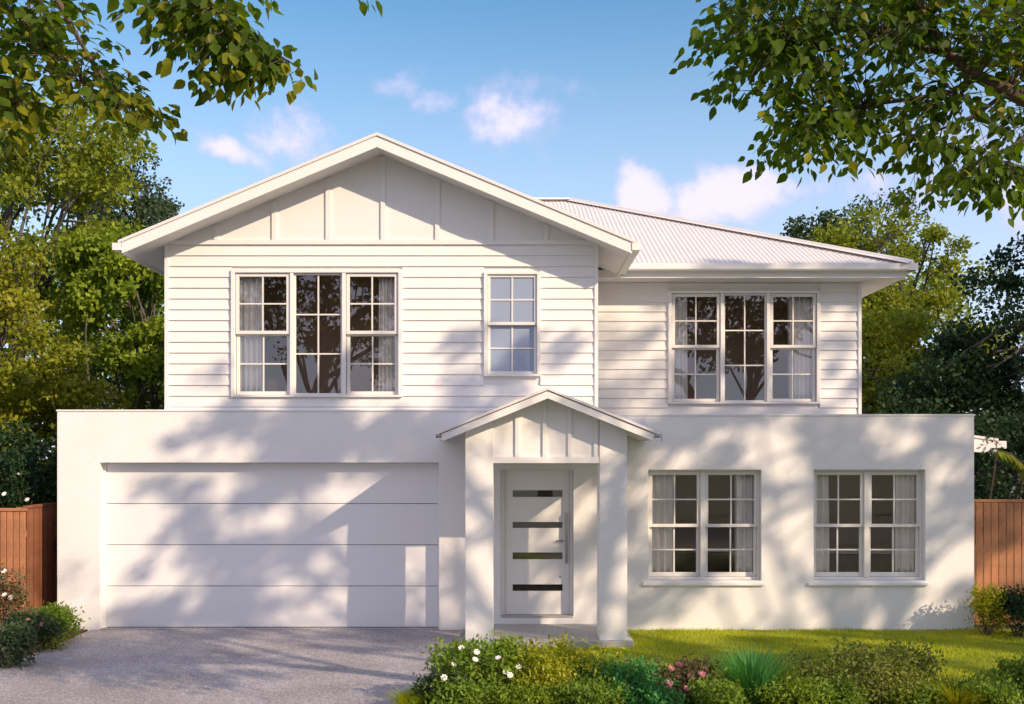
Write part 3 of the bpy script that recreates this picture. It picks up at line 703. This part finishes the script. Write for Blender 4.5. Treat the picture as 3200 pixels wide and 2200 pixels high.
# --- background trees, right of the house
tree('olive-gold gum tree rising behind the end of the corrugated roof', (10.0,12,0), 6.2, .26, [(9.5,12,7.3,1.9,1.8,1.6),(11.0,12,6.2,2.0,1.8,1.6),(8.8,12,5.6,1.0,1.5,1.4)], 118, 110, .52, .14, 'leaf_olive', 21, limbs=34)
tree('grey-green airy tree top showing beside the right roof corner', (8.9,16,0), 7.6, .2, [(8.9,16,8.3,1.1,1.2,1.2),(10.6,16,9.0,1.4,1.3,1.2)], 60, 110, .5, .14, 'leaf_blue', 22, limbs=34)
tree('dense dark green tree behind the right fence filling the right edge', (11.5,7,0), 6, .28, [(10.8,6.5,4.6,2.0,1.8,2.3),(9.2,7,2.9,1.8,1.6,1.9),(12.3,6,6.6,1.8,1.6,1.7)], 260, 110, .5, .13, 'leaf_dark', 23)
tree('mid green bushy tree between the upper right wall and the dark tree', (8.6,10,0), 4.5, .2, [(8.4,10,4.2,1.6,1.4,2.2),(7.6,10,3.2,1.2,1.2,1.3)], 130, 100, .5, .13, 'leaf_olive', 24)
tree('low dark green tree just above the right fence', (8.4,2.6,0), 2.4, .12, [(8.5,2.6,2.1,1.7,.9,1.1)], 110, 110, .32, .09, 'leaf_dark', 25)
for i, (x, y, h) in enumerate([(-30,34,13),(-19,32,11),(17,32,11),(27,33,13),(-2,40,5),(8,42,5)]):
    tree(['hazy far tree at the extreme left beyond the gardens','far tree behind the tall olive tree on the left','far tree behind the olive-gold gum on the right','far tree at the extreme right beyond the gardens','low far tree hidden behind the ridge of the house','low far tree hidden behind the hip roof'][i],
         (x,y,0), h*.6, .3, [(x,y,h*.6,4,3,h*.38)], 90, 60, 1.1, .30, 'leaf_mid', 40+i, limbs=8)

# --- trees outside the frame whose crowns throw the dappled shade on the house
SX, SZ = 1.15, .79
def blob(X, Z, cx, cz, rx, rz): return math.exp(-(((X-cx)/rx)**2+((Z-cz)/rz)**2))
def dens(p):
    s = -p.y; X = p.x-SX*s; Z = p.z-SZ*s
    if Z < -6: return .1
    d_ = 0
    if Z < 3.05: d_ = .52
    if Z < -.2: d_ = .38 if Z > -2.9 else .12
    if -3.3 < X < -1.0 and Z < 2.3: d_ *= .25
    if -.9 < X < 1.4 and Z < 2.6: d_ *= .6
    if -6.6 > X: d_ *= .6
    if Z > 2.3 and X < -.9: d_ = .58
    if X < -5.3: d_ *= .75
    if X > 1.6 and Z > 1.9: d_ = max(d_, .62)
    if X > 5.2 and Z < 1.6: d_ = max(d_, .62)
    d_ = max(d_, .8*blob(X, Z, -4.2, 2.1, 1.1, .7), .6*blob(X, Z, -4.6, 1.0, 1.0, .9))
    d_ -= .75*blob(X, Z, 3.6, .6, 1.0, .6) + .55*blob(X, Z, -1.9, .9, .5, .9) + .5*blob(X, Z, 4.1, 1.2, .5, 1.0)
    if Z >= 3.05:
        d_ = .0
        if X > -1.4: d_ = .55*blob(X, Z, .35, 4.2, 1.0, 1.0) + .35*blob(X, Z, -.2, 3.5, .6, .6)
        if X > 1.6: d_ = .55
        if X < -1.4: d_ = .5*blob(X, Z, -3.4, 3.25, 2.0, .35)
        if Z > 6.9: d_ = 0
    # gaps between the leaf sprays
    u_ = (X+Z*.8)*.78; v_ = (Z-X*.8)*.78
    nz = mnoise.noise(Vector((u_/.95, v_/.42, 3.3))) + .45*mnoise.noise(Vector((u_/.40, v_/.22, 9.1)))
    return min(1, max(0, (nz-(.47-d_)*1.0)*7+.5))*(d_ > 0)
def infr(p):
    d_ = p.y+15
    if d_ < .3: return False
    return abs(p.x)/d_ < .53 and -.30 < (p.z-2.44)/d_ < .47
def acc(p): return 0 if infr(p) else dens(p)
tree('large shade tree out on the verge to the right, mostly outside the frame', (11.2,-10.2,0), 9, .24, [(9.0,-8.2,8.2,3.2,1.6,2.6),(6.6,-8.4,7.2,2.4,1.4,1.7),(11.4,-8.2,8.6,2.6,1.6,2.6),(7.0,-8.4,9.7,2.2,1.2,1.3),(10.3,-8.4,5.2,3.0,1.2,1.0)], 390, 40, .21, .13, 'leaf_shade', 31, bark='bark', accept=acc, limbs=44, shell=.1)
tree('second shade tree further right along the verge, outside the frame', (16.2,-10.2,0), 11.5, .24, [(14.0,-8.6,8.6,3.2,1.6,3.0),(16.5,-8.6,8.2,2.6,1.6,2.8),(15.2,-8.6,12.3,2.8,1.4,1.5)], 250, 40, .21, .13, 'leaf_shade', 32, bark='bark', accept=acc, limbs=44, shell=.1)

# --- street trees across the road, seen in the window panes
for i, (x, y, h) in enumerate([(-15.5,-31,13),(-8.2,-29,13),(1.5,-33,12),(10.3,-29,13),(18.5,-31,13),(-25,-32,13)]):
    tree('street tree across the road, number %s counted along the far kerb' % ['two','three','four','five','six','one'][i], (x,y,0), h*.62, .34, [(x,y,h*.74,3.6,2.6,h*.24)], 110, 60, .7, .24, 'leaf_shade', 60+i, limbs=16, bark='bark', group='street trees across the road')

# ---------------------------------------------------------------- the two foreground trees with large leaves
def big_leaf_arrays():
    tt = [0,.18,.45,.72,1.0]; wd = [0,.22,.31,.19,0]; V = []
    for i, (a, b) in enumerate(zip(tt, wd)):
        zc = -.10*(a**2)
        V.append((a, 0, zc))
        if 0 < i < 4: V.append((a, b, zc+.07*b/.31)); V.append((a, -b, zc+.07*b/.31))
    # indices: 0 base; 1,2,3 ; 4,5,6 ; 7,8,9 ; 10 tip
    T = [(0,1,2),(0,3,1),(1,4,5),(1,5,2),(1,3,6),(1,6,4),(4,7,8),(4,8,5),(4,6,9),(4,9,7),(7,10,8),(7,9,10)]
    return np.array(V), np.array(T)
LV, LT = big_leaf_arrays()
def leaf_proto(name, m):
    me = bpy.data.meshes.new(name); me.from_pydata([tuple(v) for v in LV], [], [tuple(int(i) for i in q) for q in LT]); me.materials.append(MATS[m])
    me.polygons.foreach_set('use_smooth', [True]*len(me.polygons)); return me
def frames(u, nrm):
    v = unit(np.cross(nrm, u)); n_ = np.cross(u, v); return v, n_
def front_tree(label, base, trunk_pts, trunk_rad, limb_defs, sprays, seed, leafsize, m, m2, yprob):
    """sprays: (start, end, sag); leaves hang along each spray"""
    rng = np.random.default_rng(seed); rnd = random.Random(seed); B = Vector(base)
    root = empty('tree', base, label=label, category='tree')
    mb = MB(); mb.tube([Vector(p)-B for p in trunk_pts], trunk_rad, 12); mb.build('trunk', 'bark', root, True)
    for pts, rad in limb_defs:
        mb = MB(); mb.tube([Vector(p)-B for p in pts], rad, 9); mb.build('branch', 'bark', root, True)
    P = []; D = []
    mb = MB()
    for (a, b, sag, r0) in sprays:
        a, b = Vector(a)-B, Vector(b)-B; L = (b-a).length
        pts = []; n = max(5, int(L/.09)); side = Vector((rnd.uniform(-1,1), rnd.uniform(-1,1), rnd.uniform(-.3,.3)))*.08*L
        for i in range(n):
            t_ = i/(n-1); p = a.lerp(b, t_) + Vector((0,0,sag*L*math.sin(math.pi*t_*.9))) + side*math.sin(math.pi*t_); pts.append(p)
        mb.tube(pts, [r0*(1-.8*i/(n-1)) for i in range(n)], 5)
        for i in range(int(n*.25), n):
            dr = (pts[i]-pts[i-1]).normalized()
            for k in range(2 if i < n-1 else 3):
                sd = dr.cross(Vector((0,0,1))); sd = sd.normalized()*(1 if (i+k) % 2 else -1) if sd.length > .05 else Vector((1,0,0))
                ln = rnd.uniform(.0,.13)          # short side twig
                q = pts[i] + sd*ln + Vector((rnd.uniform(-.03,.03), rnd.uniform(-.05,.05), rnd.uniform(-.06,.02)))
                P.append(q); D.append(dr*.55 + sd*.55 + Vector((rnd.gauss(0,.3), rnd.gauss(0,.3), rnd.uniform(-.95,-.1))))
    mb.build('twigs', 'bark', root, True, kind='stuff')
    P = np.array([tuple(p) for p in P]); D = unit(np.array([tuple(p) for p in D])); n = len(P)
    nr = rng.normal(size=(n,3))*.55 + np.array([.25,-.45,.75]); v, nn = frames(D, unit(nr)); S = leafsize*(.65+.65*rng.random(n))
    Pw = P+np.array(base); d_ = Pw[:,1]+15
    vis = (d_ > 1) & (np.abs(Pw[:,0]/d_) < .485) & ((Pw[:,2]-2.44)/d_ < .435)
    score = np.where(vis, S/np.maximum(d_,.5), -1); order = np.argsort(-score); ind = order[:300]; ind = ind[score[ind] > 0]
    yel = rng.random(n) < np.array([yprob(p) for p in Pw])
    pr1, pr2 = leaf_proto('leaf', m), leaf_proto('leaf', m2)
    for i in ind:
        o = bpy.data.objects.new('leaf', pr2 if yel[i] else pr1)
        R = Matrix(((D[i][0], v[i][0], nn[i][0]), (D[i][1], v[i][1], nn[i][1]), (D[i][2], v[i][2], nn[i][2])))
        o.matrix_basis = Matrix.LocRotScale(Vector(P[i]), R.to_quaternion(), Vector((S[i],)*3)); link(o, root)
    rest = np.setdiff1d(np.arange(n), ind)
    for sel, mm_ in ((rest[~yel[rest]], m), (rest[yel[rest]], m2)):
        if len(sel) == 0: continue
        k = len(LV)
        V = P[sel][:,None,:] + (LV[None,:,0:1]*D[sel][:,None,:] + LV[None,:,1:2]*v[sel][:,None,:] + LV[None,:,2:3]*nn[sel][:,None,:])*S[sel][:,None,None]
        Q = (LT[None,:,:] + (np.arange(len(sel))*k)[:,None,None]).reshape(-1,3)
        np_mesh('foliage', V.reshape(-1,3), Q, mm_, root, True, kind='stuff')
    return root
def inpoly(x, y, poly):
    r = False; n = len(poly)
    for i in range(n):
        x1, y1 = poly[i]; x2, y2 = poly[(i+1) % n]
        if (y1 > y) != (y2 > y) and x < (x2-x1)*(y-y1)/(y2-y1)+x1: r = not r
    return r
rnd = random.Random(77)
# right tree : limb enters the frame at the right edge
D0 = 6.6
polyR = [(2230,-120),(2215,60),(2150,190),(2260,215),(2150,320),(2380,295),(2410,400),(2350,490),(2410,545),(2490,560),(2560,510),(2660,550),(2770,460),(2810,550),(2860,670),(2950,620),(3060,650),(3200,690),(3330,720),(3400,-120)]
limbR = [W(3420,360,D0+.2), W(3250,330,D0+.1), W(3150,285,D0), W(3060,240,D0), W(2970,175,D0-.1), W(2900,60,D0-.2), W(2830,-140,D0-.2)]
spR = []
def near_start(p, nodes): return min(nodes, key=lambda q: (q-p).length + rnd.random()*.35)
nodesR = limbR[:] + [W(2750,120,D0+.2), W(2600,60,D0+.1), W(2480,150,D0), W(2700,330,D0+.2), W(2900,420,D0+.1), W(3100,500,D0), W(3000,300,D0-.2), W(2450,-60,D0), W(2560,360,D0+.1)]
subR = [([limbR[4], W(2860,140,D0), W(2750,120,D0+.2), W(2600,60,D0+.1), W(2450,-60,D0)], [.02,.016,.013,.010,.006]),
        ([limbR[3], W(2960,290,D0), W(2850,310,D0), W(2700,330,D0+.2), W(2560,360,D0+.1)], [.018,.015,.012,.009,.005]),
        ([limbR[2], W(3050,360,D0), W(2900,420,D0+.1)], [.016,.012,.006]), ([limbR[1], W(3200,430,D0), W(3100,500,D0)], [.016,.012,.006]),
        ([W(2750,120,D0+.2), W(2600,160,D0), W(2480,150,D0)], [.010,.008,.005])]
k = 0
while k < 560:
    x, y = rnd.uniform(2130,3400), rnd.uniform(-120,700)
    if not inpoly(x, y, polyR): continue
    if x > 2900 and 150 < y < 440 and rnd.random() < .93: continue
    if 2760 < x < 3200 and y > 380 and rnd.random() < .15: continue
    e = W(x, y, D0+rnd.uniform(-.7,.9)); s = near_start(e, nodesR)
    if (e-s).length < .15: s = s + Vector((.15,0,.2))
    spR.append((s, e, .12, .004)); k += 1
trunkR = [(5.6,-8.3,-.1),(5.5,-8.3,1.0),(5.3,-8.35,2.4),(5.0,-8.4,3.6),(4.6,-8.4,4.3),(4.2,-8.45,4.6),tuple(limbR[0])]
# upper canopy of the same tree, above the frame: gives its leaves their shade
upR = []
for i in range(75):
    x = rnd.uniform(1.2,6.8); y = rnd.uniform(-11.2,-7.0); z = rnd.uniform(5.4,7.9)
    e = Vector((x,y,z))
    if infr(e): continue
    upR.append((e+Vector((rnd.uniform(-.2,.6), rnd.uniform(-.3,.3), rnd.uniform(-.5,-.1))), e, .1, .005))
spine = [([limbR[0], (4.3,-8.6,5.6), (3.8,-9.0,6.6), (3.0,-9.2,7.4)], [.06,.045,.03,.012]), ([(4.6,-8.4,4.3), (5.2,-8.8,6.0), (5.6,-9.2,7.4)], [.07,.05,.015])]
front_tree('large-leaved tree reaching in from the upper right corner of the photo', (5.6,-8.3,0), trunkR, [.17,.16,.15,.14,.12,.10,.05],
    [(limbR, [.06,.052,.045,.038,.030,.020,.012])] + subR + spine, spR+upR, 5, .077, 'leaf_front', 'leaf_front_sunlit', lambda p: .06)
# left tree
D1 = 6.0
nodesL = [W(-150,-60,D1), W(60,60,D1), W(150,170,D1), W(250,260,D1), W(330,300,D1), W(-60,240,D1), W(40,330,D1)]
polyL1 = [(-200,-120),(250,-120),(260,30),(300,75),(350,140),(370,190),(460,250),(505,370),(460,410),(395,410),(330,355),(260,330),(200,390),(60,440),(-200,460)]
spL = []; k = 0
while k < 170:
    x, y = rnd.uniform(-200,510), rnd.uniform(-120,470)
    if not inpoly(x, y, polyL1): continue
    e = W(x, y, D1+rnd.uniform(-.5,.7)); s = near_start(e, nodesL)
    if (e-s).length < .12: s = s + Vector((-.1,0,.15))
    spL.append((s, e, .10, .004)); k += 1
armA = [W(100,-160,D1), W(190,20,D1), W(250,130,D1), W(320,240,D1), W(400,310,D1), W(480,360,D1)]
armB = [W(380,-220,D1-.2), W(560,-80,D1-.2), W(660,20,D1-.2), W(740,90,D1-.2), W(830,150,D1-.2), W(900,190,D1-.2), W(940,215,D1-.2)]
for arm, ends in ((armA, [(505,385),(470,410),(430,400),(380,395),(350,330),(440,330)]), (armB, [(955,240),(925,255),(880,215),(810,310),(790,280),(830,270),(735,285),(700,200),(650,240),(650,150),(770,200),(860,190),(560,165),(600,120),(480,60),(430,40),(520,60),(720,160),(790,180),(850,130),(640,80),(560,30),(620,20),(700,60),(460,10),(850,-10),(870,0),(760,240)])):
    for (x, y) in ends:
        e = W(x-(45 if arm is armB else 0), y, D1-.2+rnd.uniform(-.2,.3)); s = min(arm, key=lambda q: (q-e).length+(0 if q.z > e.z else .6)); spL.append((s, e, .08, .0035))
polyB = [(400,-60),(405,30),(520,90),(550,165),(645,240),(735,270),(800,300),(845,250),(945,215),(875,125),(820,80),(775,-60)]
k = 0
while k < 75:
    x, y = rnd.uniform(380,970), rnd.uniform(-60,310)
    if not inpoly(x, y, polyB): continue
    e = W(x-45, y, D1-.2+rnd.uniform(-.35,.35)); s = min(armB, key=lambda q: (q-e).length+(0 if q.z > e.z else .5)); spL.append((s, e, .08, .0032)); k += 1
for (x, y) in ((840,-20),(1120,-10),(1140,-30)):
    e = W(x, y, D1); spL.append((e+Vector((-.3,0,.35)), e, .05, .004))
upL = []
for i in range(90):
    e = Vector((rnd.uniform(-6,-.8), rnd.uniform(-10.8,-7.8), rnd.uniform(5.3,7.3)))
    if infr(e): continue
    upL.append((e+Vector((rnd.uniform(-.6,.2), 0, rnd.uniform(-.5,-.1))), e, .1, .005))
trunkL = [(-5.2,-9.0,-.1),(-5.1,-9,1.2),(-4.9,-9,2.8),(-4.5,-9,4.2),(-4.1,-9,5.2),(-3.4,-9,5.8),(-2.8,-9,6.0)]
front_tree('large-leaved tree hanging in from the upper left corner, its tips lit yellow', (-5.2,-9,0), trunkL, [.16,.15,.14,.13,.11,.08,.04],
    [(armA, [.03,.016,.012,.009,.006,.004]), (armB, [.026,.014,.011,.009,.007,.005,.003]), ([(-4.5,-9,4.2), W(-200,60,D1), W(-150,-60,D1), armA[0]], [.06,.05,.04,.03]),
     ([(-2.8,-9,6.0), armB[0]], [.04,.026])], spL+upL, 6, .082, 'leaf_front', 'leaf_front_sunlit', lambda p: .60 if (p[0]+p[2]*0 > -2.95 and p[2] < 4.55) else .20)

# ---------------------------------------------------------------- grass
rng = np.random.default_rng(9)
n = 120000
gx = rng.uniform(-1.1, 8.6, n); gy = rng.uniform(-4.9, -.01, n)
ok = (gx > -.61+(gy+1.42)*.17) & ~((gx < 1.57) & (gy > -1.44)) & ~((gx < .25) & (gy > -2.4)) & (gy < -.01) & (np.abs(gx) < (gy+15)*.53+.2)
gx, gy = gx[ok], gy[ok]; n = len(gx)
P = np.stack([gx, gy, np.full(n, -.002)], 1); h = (.028+.04*rng.random(n)*(.6+.4*np.sin(gx*3.1)*np.cos(gy*2.3)))[:,None]
an = rng.random(n)*6.283; sd = np.stack([np.cos(an), np.sin(an), np.zeros(n)], 1)*.0045; ln = rng.normal(size=(n,3))*np.array([.4,.4,0]); tip = P+(np.array([0,0,1.0])+ln)*h
V = np.stack([P-sd, P+sd, tip], 1).reshape(-1,3)
np_mesh('grass', V, np.arange(3*n).reshape(n,3), 'leaf_grass', None, kind='stuff', label='short sunlit green lawn grass in front of the right wall', category='grass')

# ---------------------------------------------------------------- shrubs and flowers
def shrub(label, x, y, w, h, m, seed, nl=2600, ls=.05, shape='round', flowers=None, cat='shrub', dp=None, name='shrub', droop=-.25):
    rng = np.random.default_rng(seed); rnd = random.Random(seed); root = empty(name, (x,y,0), label=label, category=cat)
    dp = dp or w*.8
    mb = MB(); nst = 16; tips = []
    for i in range(nst):
        a = rnd.random()*6.283; r = math.sqrt(rnd.random()); e = Vector((math.cos(a)*r*w*.5, math.sin(a)*r*dp*.5, h*(1-.35*r*r)*rnd.uniform(.8,1.08)))
        limb(mb, (e.x*.15, e.y*.15, -.02), e, .007, .002, rnd, 5, .08); tips.append(e)
    mb.build('stems', 'bark', root, kind='stuff')
    k = len(tips); nc = 46; cl = []
    for i in range(nc):
        a = rnd.random()*6.283; r = rnd.random()**.5; z = h*(.12+.88*rnd.random()**.7)*(1-.3*r*r); cl.append((math.cos(a)*r*w*.47, math.sin(a)*r*dp*.47, z))
    cl += [tuple(t_) for t_ in tips]
    for i in range(10):
        a = rnd.random()*6.283; r = rnd.random()**.5*.95; z0 = h*(.8-.25*r*r)
        for q in range(4): cl.append((math.cos(a)*r*w*(.45+.04*q), math.sin(a)*r*dp*.45, z0+q*h*.10))
    cl = np.array(cl)
    idx = rng.integers(0, len(cl), nl); P = cl[idx]+rng.normal(size=(nl,3))*np.array([.055,.055,.05])*(w/.7)**.5; P[:,2] = np.maximum(P[:,2], .02)
    V, Q = leaves(P, ls, rng, droop=droop, wid=.24); np_mesh('foliage', V, Q, m, root, kind='stuff')
    if flowers:
        fm, nf, fs = flowers
        for i in range(nf):
            if i < len(tips) and rnd.random() < .6: c = tips[i]+Vector((0,-.09,.04))
            else:
                a = rnd.uniform(3.5,5.9); c = Vector((math.cos(a)*w*.42*rnd.random()**.5, math.sin(a)*dp*.45, h*rnd.uniform(.3,1.02)))
            f = MB()
            for rr, ng, tilt in ((fs, 7, .35), (fs*.6, 6, .9)):
                for q in range(ng):
                    a = 6.283*q/ng+rr*40; u = Vector((math.cos(a), math.sin(a), 0)); s_ = Vector((-math.sin(a), math.cos(a), 0)); up_ = Vector((0,0,tilt*rr))
                    f.poly([(0,0,0), tuple(u*rr*.6+s_*rr*.38+up_*.6), tuple(u*rr+up_), tuple(u*rr*.6-s_*rr*.38+up_*.6)])
            o = f.build('flower', fm, root); o.location = c; o.rotation_euler = (rnd.uniform(.3,1.1), rnd.uniform(-.4,.4), 0)
    return root
def tuft(label, x, y, w, h, m, seed, nb=420, cat='grass plant', bw=.006, spread=1.0):
    rng = np.random.default_rng(seed); root = empty('grass_tuft', (x,y,0), label=label, category=cat)
    a = rng.random(nb)*6.283; r = np.sqrt(rng.random(nb)); b0 = np.stack([np.cos(a)*r*w*.14, np.sin(a)*r*w*.14, np.full(nb,-.005)],1)
    out = np.stack([np.cos(a),np.sin(a),np.zeros(nb)],1); H = h*(.55+.5*rng.random(nb))[:,None]; sp = (w*.5*(.15+.85*rng.random(nb)))[:,None]*spread
    s = np.stack([-np.sin(a),np.cos(a),np.zeros(nb)],1)*bw
    lv = []
    for t_, wd in ((0,1),(.35,1),(.7,.7)):
        c = b0+out*sp*t_**1.7+np.array([0,0,1])*H*(t_*1.25-.25*t_*t_); lv += [c-s*wd, c+s*wd]
    tipc = b0+out*sp*1.0+np.array([0,0,1])*H*(.97)
    V = np.stack(lv+[tipc],1).reshape(-1,3); k = np.arange(nb)*7
    Q = np.concatenate([np.stack([k,k+1,k+3],1),np.stack([k,k+3,k+2],1),np.stack([k+2,k+3,k+5],1),np.stack([k+2,k+5,k+4],1),np.stack([k+4,k+5,k+6],1)])
    np_mesh('blades', V, Q, m, root, kind='stuff'); return root
# front bed, seen along the bottom of the picture
def at(px, py_top, y):        # x position and height of something standing at depth y with its top at py_top
    d_ = y+15; return (px-1600)/F*d_, 2.44-(py_top-1430)/F*d_
def put(fn, label, px, top, y, wpx, m, seed, **k):
    x, h = at(px, top, y); h *= .93 if fn is shrub else 1; return fn(label, x, y, wpx/F*(y+15), h, m, seed, **k)
put(shrub, 'dark green bush with white roses in front of the left portico pillar', 1500, 2015, -4.6, 290, 'leaf_shrub', 101, nl=4200, ls=.055, flowers=('petal_white', 11, .034))
put(shrub, 'yellow-green bush in front of the porch slab', 1735, 2015, -4.5, 340, 'leaf_yellow', 102, nl=4600, ls=.045)
put(tuft, 'small yellowish grass clump at the driveway edge', 1290, 2150, -4.9, 190, 'leaf_grass', 103)
put(shrub, 'low silver-green bush beside the driveway edge left of the white roses', 1375, 2110, -4.9, 150, 'leaf_blue', 111, nl=1800, ls=.05, flowers=('petal_white', 3, .035))
put(shrub, 'bright emerald green leafy bush right of the yellow-green one', 1930, 2075, -4.6, 250, 'leaf_emerald', 104, nl=4200, ls=.045)
put(shrub, 'reddish-brown bush with dusty pink flowers', 2120, 2085, -4.6, 290, 'leaf_red', 105, nl=3000, ls=.045, flowers=('petal_pink', 14, .036))
put(tuft, 'tall blue-green ornamental grass right of the reddish bush', 2350, 2020, -4.6, 330, 'leaf_emerald', 106, nb=650, bw=.007)
put(tuft, 'pale straw-tipped grass behind the blue-green ornamental grass', 2420, 2050, -4.3, 260, 'leaf_grass', 107, nb=260)
put(shrub, 'large olive and dark green bush right of the ornamental grass', 2700, 2035, -4.6, 420, 'leaf_shrub_olive', 108, nl=5600, ls=.045)
put(tuft, 'rounded green grass mound near the lower right corner', 2990, 2115, -4.9, 290, 'leaf_yellow', 109, nb=900, bw=.005, spread=1.1)
put(shrub, 'bush with pale bluish-white flowers at the lower right corner', 3215, 2070, -4.6, 200, 'leaf_shrub', 110, nl=2800, ls=.05, flowers=('petal_blue', 6, .045))
put(shrub, 'low dark filler plant between the ornamental grass and the olive bush', 2530, 2140, -4.8, 200, 'leaf_shrub', 112, nl=2000, ls=.045)
put(shrub, 'low dark filler plant between the olive bush and the grass mound', 2860, 2150, -4.9, 180, 'leaf_shrub', 113, nl=1800, ls=.045)
put(shrub, 'small pink-flowered plant between the yellow-green and emerald bushes', 1835, 2065, -4.4, 80, 'leaf_red', 114, nl=500, ls=.04, flowers=('petal_pink', 3, .035))
for j_, (px_, top_, w_, m_, lab_) in enumerate([(1420,2135,200,'leaf_shrub','loose green ground plant in front of the white rose bush'),(1640,2160,220,'leaf_bright','low bright green plant filling the gap left of the yellow-green bush'),
        (1850,2140,200,'leaf_shrub','low green plant in front of the emerald bush'),(2030,2150,200,'leaf_emerald','low emerald plant in front of the reddish bush'),(2240,2140,190,'leaf_shrub','low green plant between the reddish bush and the ornamental grass'),
        (2480,2140,200,'leaf_bright','soft bright green plant right of the ornamental grass'),(2620,2150,220,'leaf_shrub','low green plant at the foot of the olive bush'),(3100,2130,200,'leaf_shrub','low green plant beside the bluish flowers')]):
    put(shrub, lab_, px_, top_, -5.0, w_, m_, 140+j_, nl=2200, ls=.045)
put(tuft, 'wispy pale grass clump between the olive bush and the rounded mound', 2870, 2080, -4.7, 170, 'leaf_grass', 160, nb=160)
# left bed
put(shrub, 'green leafy shrub in the left bed nearest the garage wall', 165, 1905, -.9, 150, 'leaf_shrub', 120, nl=3000, ls=.05)
put(shrub, 'silvery lavender-like shrub in the middle of the left bed', 95, 1925, -1.6, 170, 'leaf_blue', 121, nl=3000, ls=.05, flowers=('petal_pink', 9, .03))
put(shrub, 'reddish shrub with white blossoms in front of the left fence', 10, 1790, -1.4, 150, 'leaf_red', 122, nl=2600, ls=.045, flowers=('petal_white', 10, .04))
put(shrub, 'low blue-green shrub at the lower left edge of the photo', 20, 1960, -2.6, 160, 'leaf_blue', 123, nl=2600, ls=.05)
put(tuft, 'thin grass clump against the foot of the garage wall', 205, 1900, -.35, 70, 'leaf_olive', 124, nb=80)
put(shrub, 'low yellow-green ground plant along the left bed edging', 150, 1975, -1.4, 110, 'leaf_yellow', 125, nl=1200, ls=.04)
put(shrub, 'shrub with white blossoms showing above the left fence', 45, 1440, .6, 140, 'leaf_dark', 126, nl=5000, ls=.06, flowers=('petal_white', 7, .04))
# right of the house
put(shrub, 'pale yellow-green shrub at the right corner of the white wall', 3085, 1835, -.5, 110, 'leaf_yellow', 130, nl=1800, ls=.05)
put(shrub, 'dark round shrub in front of the right fence', 3185, 1850, -.6, 180, 'leaf_dark', 131, nl=4200, ls=.05)
# arching frond beside the lean-to
fr = empty('palm_frond', (7.6,1.2,0), label='arching pale palm frond beside the white lean-to eave', category='palm')
mb = MB(); a0 = W(3118,1405,16.2); pts = [Vector((a0.x-.1,1.2,0)), Vector((a0.x-.15,1.2,1.6)), a0, W(3160,1418,16.2), W(3195,1450,16.2), W(3225,1510,16.2)]
pts = [p-fr.location for p in pts]; mb.tube(pts, [.02,.018,.014,.012,.010,.006], 6); mb.build('rachis', 'bark', fr)
rr = random.Random(3); mb = MB()
for i in range(40):
    t_ = i/39*2.9; k = 2+int(t_); f_ = t_-int(t_); p = pts[min(k,5)].lerp(pts[min(k+1,5)], f_)
    for sg in (-1,1):
        q = p+Vector((sg*.02+rr.uniform(-.02,.02), sg*.18, -.14+rr.uniform(-.03,.03))); mb.poly([p, p.lerp(q,.5)+Vector((.012,0,0)), q, p.lerp(q,.5)-Vector((.012,0,0))])
mb.build('leaflets', 'leaf_olive', fr, kind='stuff')
